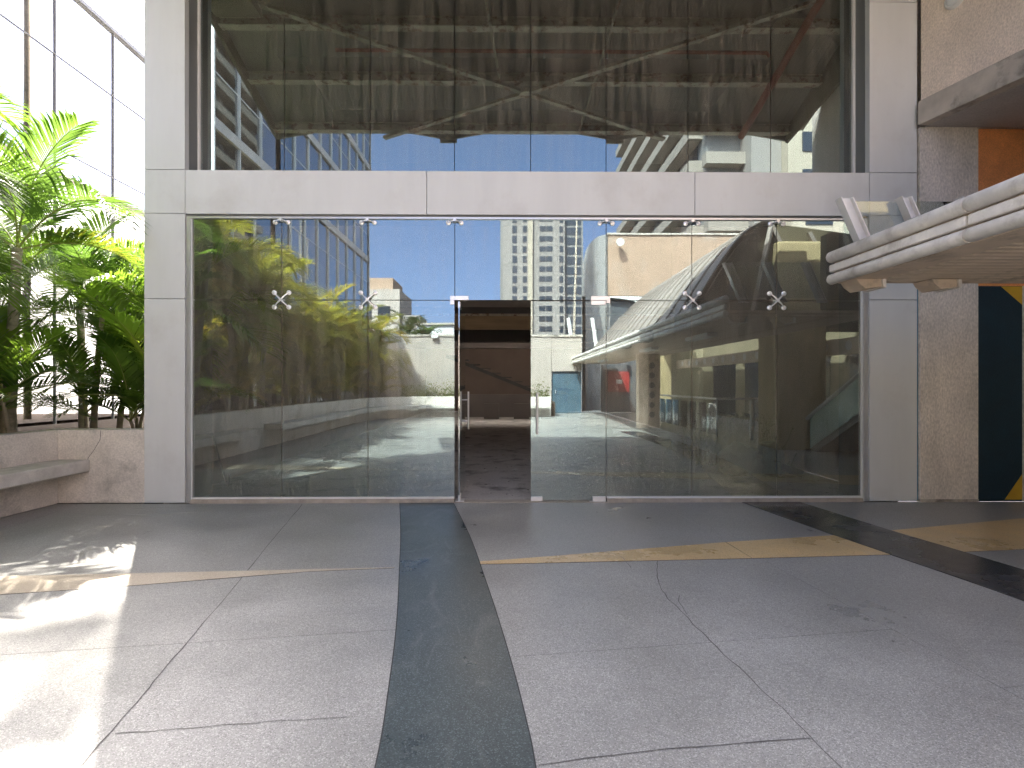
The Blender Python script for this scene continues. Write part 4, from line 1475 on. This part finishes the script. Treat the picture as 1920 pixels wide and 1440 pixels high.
lw = thing('glazed_wing', 'pale mirror glass wing behind the palms, washed out by the sky', 'building', (-9.2, 14, 0))
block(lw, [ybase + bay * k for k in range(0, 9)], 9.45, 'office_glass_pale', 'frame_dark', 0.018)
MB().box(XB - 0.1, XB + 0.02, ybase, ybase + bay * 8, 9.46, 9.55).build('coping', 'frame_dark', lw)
wires = thing('overhead_wires', 'slanting overhead wires against the white sky above the palms', 'wires', (-9, 15, 8))
for y in (8.3, 21.9):
    MB().tube([(XB - 0.3, y, 9.4 if y > 9 else 4.6), (XB - 0.3, y, 11.2)], 0.04, 8).build('wire_post', 'frame_dark', wires, smooth=True)
for z, r, sag in ((9.95, 0.012, 0.03), (10.25, 0.008, 0.05), (10.55, 0.008, 0.08), (10.9, 0.007, 0.04)):
    MB().tube([(XB - 0.3, 8.3 + 13.6 * k / 8, z - sag * 4 * (k / 8) * (1 - k / 8)) for k in range(9)], r, 6).build('wire', 'stick_dark', wires, smooth=True)
ob_ = thing('office_block', 'tall dark mirror glass office block with white mullions, mirrored in the glazing', 'building', (-9.2, -12, 0))
block(ob_, [ybase - bay * k for k in range(8, -1, -1)], 4.6, 'office_glass', 'building_frame', 0.07)
block(ob_, [ybase - bay * k for k in range(11, 7, -1)], 12.75, 'office_glass', 'building_frame', 0.07)
block(ob_, [ybase - bay * k for k in range(20, 10, -1)], 22.0, 'office_glass', 'building_frame', 0.07)

# ------------------------------------------------------------------ far side of the plaza (seen mirrored)
cw = thing('courtyard_wall', 'tall pale courtyard wall closing the far side of the plaza', 'wall', (-1.5, -12.6, 0))
xe = [-8.6, -5.2, -2.2, 0.95, 2.13]
for a, b in zip(xe[:-1], xe[1:]):
    MB().box(a + 0.012, b - 0.012, -12.75, -12.5, 0, 3.62).build('wall_panel', 'wall_pale', cw, 0.01)
MB().box(2.13, 3.55, -12.75, -12.52, 1.99, 3.62).build('wall_panel', 'wall_pale', cw, 0.01)
MB().box(-8.6, 3.6, -12.80, -12.46, 3.625, 3.72).build('coping', 'band_concrete', cw)
dr = MB().box(2.15, 3.53, -12.72, -12.62, 0.02, 1.98).build('door', 'door_blue', cw)
MB().tube([(2.32, -12.58, 0.95), (2.32, -12.58, 1.12)], 0.02, 8).build('handle', 'steel', dr)
for x in (-3.5, 0.4):
    MB().box(x, x + 0.3, -12.45, -12.30, 3.55, 3.68).build('flood_lamp', 'white_paint', cw)

hd = MB()
rh = random.Random(8)
for i in range(5200):
    x = rh.uniform(-4.6, 1.85)
    y = -10.9 + rh.gauss(0, 0.26)
    z = 0.62 + abs(rh.gauss(0, 0.42)) * (0.8 + 0.4 * noise.noise(Vector((x * 1.5, 0, 0))))
    if z > 1.75:
        continue
    d = Vector((rh.gauss(0, 1), rh.gauss(0, 1), rh.gauss(0.6, 1))).normalized() * rh.uniform(0.05, 0.11)
    s = d.cross(Vector((rh.random(), rh.random(), rh.random()))).normalized() * 0.028
    c = Vector((x, y, z))
    hd.add([c, c + d * 0.5 + s, c + d, c + d * 0.5 - s], [(0, 1, 2, 3)])
hdo = thing('clipped_hedge', 'yellow green hedge in front of the far courtyard wall', 'hedge', (-1.4, -10.9, 0.6))
hd.build('foliage', 'hedge_leaf', hdo)
stm = MB()
for k in range(22):
    x = -4.4 + k * 0.28
    stm.tube([(x, -10.9, 0.55), (x + 0.05, -10.88, 1.1)], 0.012, 4)
stm.build('stem', 'bark', hdo)

# concrete auditorium block behind the canopy: curved grey wall, beige upper box, white arch
ab = thing('auditorium_block', 'beige box building with curved grey wall and white arch', 'building', (7, -16, 0))
cv = smooth_line([(3.62, -12.9), (3.75, -13.7), (4.1, -14.8), (4.7, -15.6), (5.4, -15.95)], 5)
mm = MB()
vs = []
tops = [2.9, 3.4]
for i, p in enumerate(cv):
    t = i / (len(cv) - 1)
    vs += [(p[0], p[1], 0), (p[0], p[1], 5.6 + 3.8 * math.sin(t * math.pi / 2))]
nb_ = len(vs)
vs += [(x + 0.2, y - 0.25, z) for x, y, z in vs]
fs = []
for i in range(len(cv) - 1):
    a = i * 2
    fs += [(a, a + 2, a + 3, a + 1), (a + nb_, a + 1 + nb_, a + 3 + nb_, a + 2 + nb_), (a + 1, a + 3, a + 3 + nb_, a + 1 + nb_)]
mm.add(vs, fs)
mm.build('curved_wall', 'wall_greyc', ab, smooth=True)
MB().box(5.45, 13.0, -22, -16.0, 6.12, 9.40).build('upper_box', 'wall_beige', ab, 0.02)
MB().box(5.40, 13.0, -22, -15.93, 9.405, 9.50).build('coping', 'band_concrete', ab)
bx('lower_wall', 'slate_wall', ab, 4.6, 13, -16.6, -16.2, 0, 6.1)
N = 14
vs = []
for i in range(N + 1):
    t = i / N
    xx = 5.5 + 4.2 * t
    z = 4.55 + 1.45 * math.cos(t * math.pi / 2)
    vs += [(xx, -15.9, z), (xx, -15.9, 6.08)]
k = len(vs)
vs += [(x, -16.15, z) for x, y, z in vs]
fs = []
for i in range(N):
    a = i * 2
    fs += [(a, a + 2, a + 3, a + 1), (a + k, a + 1 + k, a + 3 + k, a + 2 + k), (a, a + k, a + 2 + k, a + 2)]
MB().add(vs, fs).build('white_arch', 'white_paint', ab)
sg = bx('red_panel', 'door_red', ab, 4.95, 6.0, -13.4, -13.3, 1.0, 2.0)
bx('panel_print', 'white_print', sg, 5.35, 5.65, -13.299, -13.295, 1.4, 1.6)
MB().tube([(6.0, -15.85, 8.9), (6.0, -15.6, 8.9), (6.0, -15.45, 8.88)], [0.05, 0.2, 0.21], 14).build('flood_lamp', 'white_paint', ab, smooth=True)
bx('side_wing', 'slate_wall', ab, 4.7, 9.4, -13.9, -13.4, 0, 2.33)

# ------------------------------------------------------------------ towers of the city behind
def win(parent, x0, x1, y, z0, z1, mat='window_dark'):
    return MB().box(x0, x1, y - 0.1, y + 0.06, z0, z1).build('window', mat, parent)


tw1 = thing('apartment_tower', 'slender pale apartment tower with stacked paired windows', 'building', (11, -150, 0))
MB().box(-1.2, 17.8, -168, -150, -0.5, 55.5).build('shaft', 'tower_pale', tw1)
MB().box(-1.9, -1.21, -167, -150.5, -0.5, 54).build('side_fin', 'tower_grey', tw1)
MB().box(17.81, 23.6, -167, -151.5, -0.5, 54).build('glazed_wing', 'tower_grey', tw1)
MB().box(6.6, 8.0, -150.0 + 0.01, -149.2, -0.5, 57).build('pier', 'tower_cream', tw1)
for k in range(17):
    z = 2.2 + k * 3.05
    f = win(tw1, 10.1, 11.95, -149.95, z, z + 1.55)
    f = win(tw1, 12.15, 14.0, -149.95, z, z + 1.55)
    win(tw1, 16.2, 17.3, -149.95, z - 0.3, z + 1.6)
    win(tw1, 1.8, 3.2, -149.95, z - 0.5, z + 1.7)
    win(tw1, 5.0, 6.2, -149.95, z - 0.3, z + 1.6)
    win(tw1, 18.4, 23.0, -151.45, z - 0.6, z + 1.6)
ms = thing('lattice_mast', 'thin rusty antenna mast rising before the apartment tower', 'mast', (9.2, -60, 0))
for sx_, sy_ in ((-0.18, 0), (0.18, 0.0), (0, 0.3)):
    MB().tube([(9.0 + sx_, -60 + sy_, 0), (9.6 + sx_ * 0.3, -60 + sy_ * 0.3, 24)], 0.05, 5).build('leg', 'beam_paint', ms)
m = MB()
for k in range(24):
    a, b = k / 24, (k + 1) / 24
    s = -1 if k % 2 else 1
    m.tube([(9.0 + 0.6 * a + s * 0.17 * (1 - a * 0.7), -60, 24 * a), (9.0 + 0.6 * b - s * 0.17 * (1 - b * 0.7), -60, 24 * b)], 0.03, 4)
m.build('lacing', 'beam_paint', ms)

tw2 = thing('balcony_tower', 'dark tower with slanting balcony bands in the upper glazing', 'building', (22, -45, 0))
MB().box(16.6, 30, -62, -31, -0.5, 44).build('shaft', 'tower_grey', tw2)
for k in range(15):
    z = 2.5 + k * 2.8
    MB().box(15.4, 16.59, -62, -31.8, z, z + 0.95).build('balcony', 'tower_slab', tw2)
    MB().box(16.2, 21.0, -31.0 + 0.01, -30.0, z, z + 0.95).build('balcony', 'tower_slab', tw2)
    for j in range(6):
        MB().box(16.54, 16.64, -60 + j * 4.8, -57 + j * 4.8, z + 0.96, z + 2.7).build('window', 'window_dark', tw2)
tw3 = thing('cream_tower', 'cream tower with few dark windows beside the balcony tower', 'building', (23, -30, 0))
MB().box(19.4, 21.8, -40, -29.0, -0.5, 36).build('stair_shaft', 'tower_pale', tw3)
MB().box(21.82, 30.0, -42, -28.0, -0.5, 40).build('shaft', 'tower_cream', tw3)
for k in range(12):
    z = 2.0 + k * 2.9
    win(tw3, 22.9, 25.0, -27.98, z, z + 1.5)
    win(tw3, 27.2, 28.6, -27.98, z, z + 1.5)

ho = thing('white_house', 'small white house beyond the far courtyard wall', 'building', (-9, -40, 0))
MB().box(-8.8, -5.2, -46, -40, 0, 7.2).build('wall', 'white_paint', ho)
MB().box(-9.0, -5.0, -46.2, -39.8, 7.21, 7.4).build('roof', 'band_concrete', ho)
win(ho, -8.2, -7.2, -39.98, 4.8, 6.2)
win(ho, -6.6, -5.7, -39.98, 4.8, 6.2)
ho2 = thing('hillside_house', 'pale terraced house stepping up beside the office block', 'building', (-15, -50, 0))
MB().box(-18.5, -12.5, -58, -50, 0, 12.5).build('wall', 'wall_pale', ho2)
MB().box(-17.0, -13.5, -57, -51, 12.51, 14.0).build('terrace_room', 'wall_beige', ho2)
MB().box(-12.49, -10.2, -56, -50.5, 0, 9.5).build('side_wing', 'tower_pale', ho2)
for zz in (3, 6, 9):
    win(ho2, -17.2, -15.8, -49.98, zz, zz + 1.5)
    win(ho2, -15.0, -13.6, -49.98, zz, zz + 1.5)
palm((-5.6, -17.0, -0.5), [(0, 0, 4.6, 0.3, 0.05, 10, False), (0.9, 0.3, 4.2, 0.6, 0.06, 9, False)], 91, 'lone palm rising above the far courtyard wall', None, 'garden_palm', 0.95)
palm((-8.2, -15.5, -0.5), [(0, 0, 4.2, 0.3, 0.08, 9, False), (0.7, 0.6, 3.6, 1.6, 0.06, 8, False)], 92, 'palm behind the far wall nearest the office block', None, 'garden_palm', 1.0)
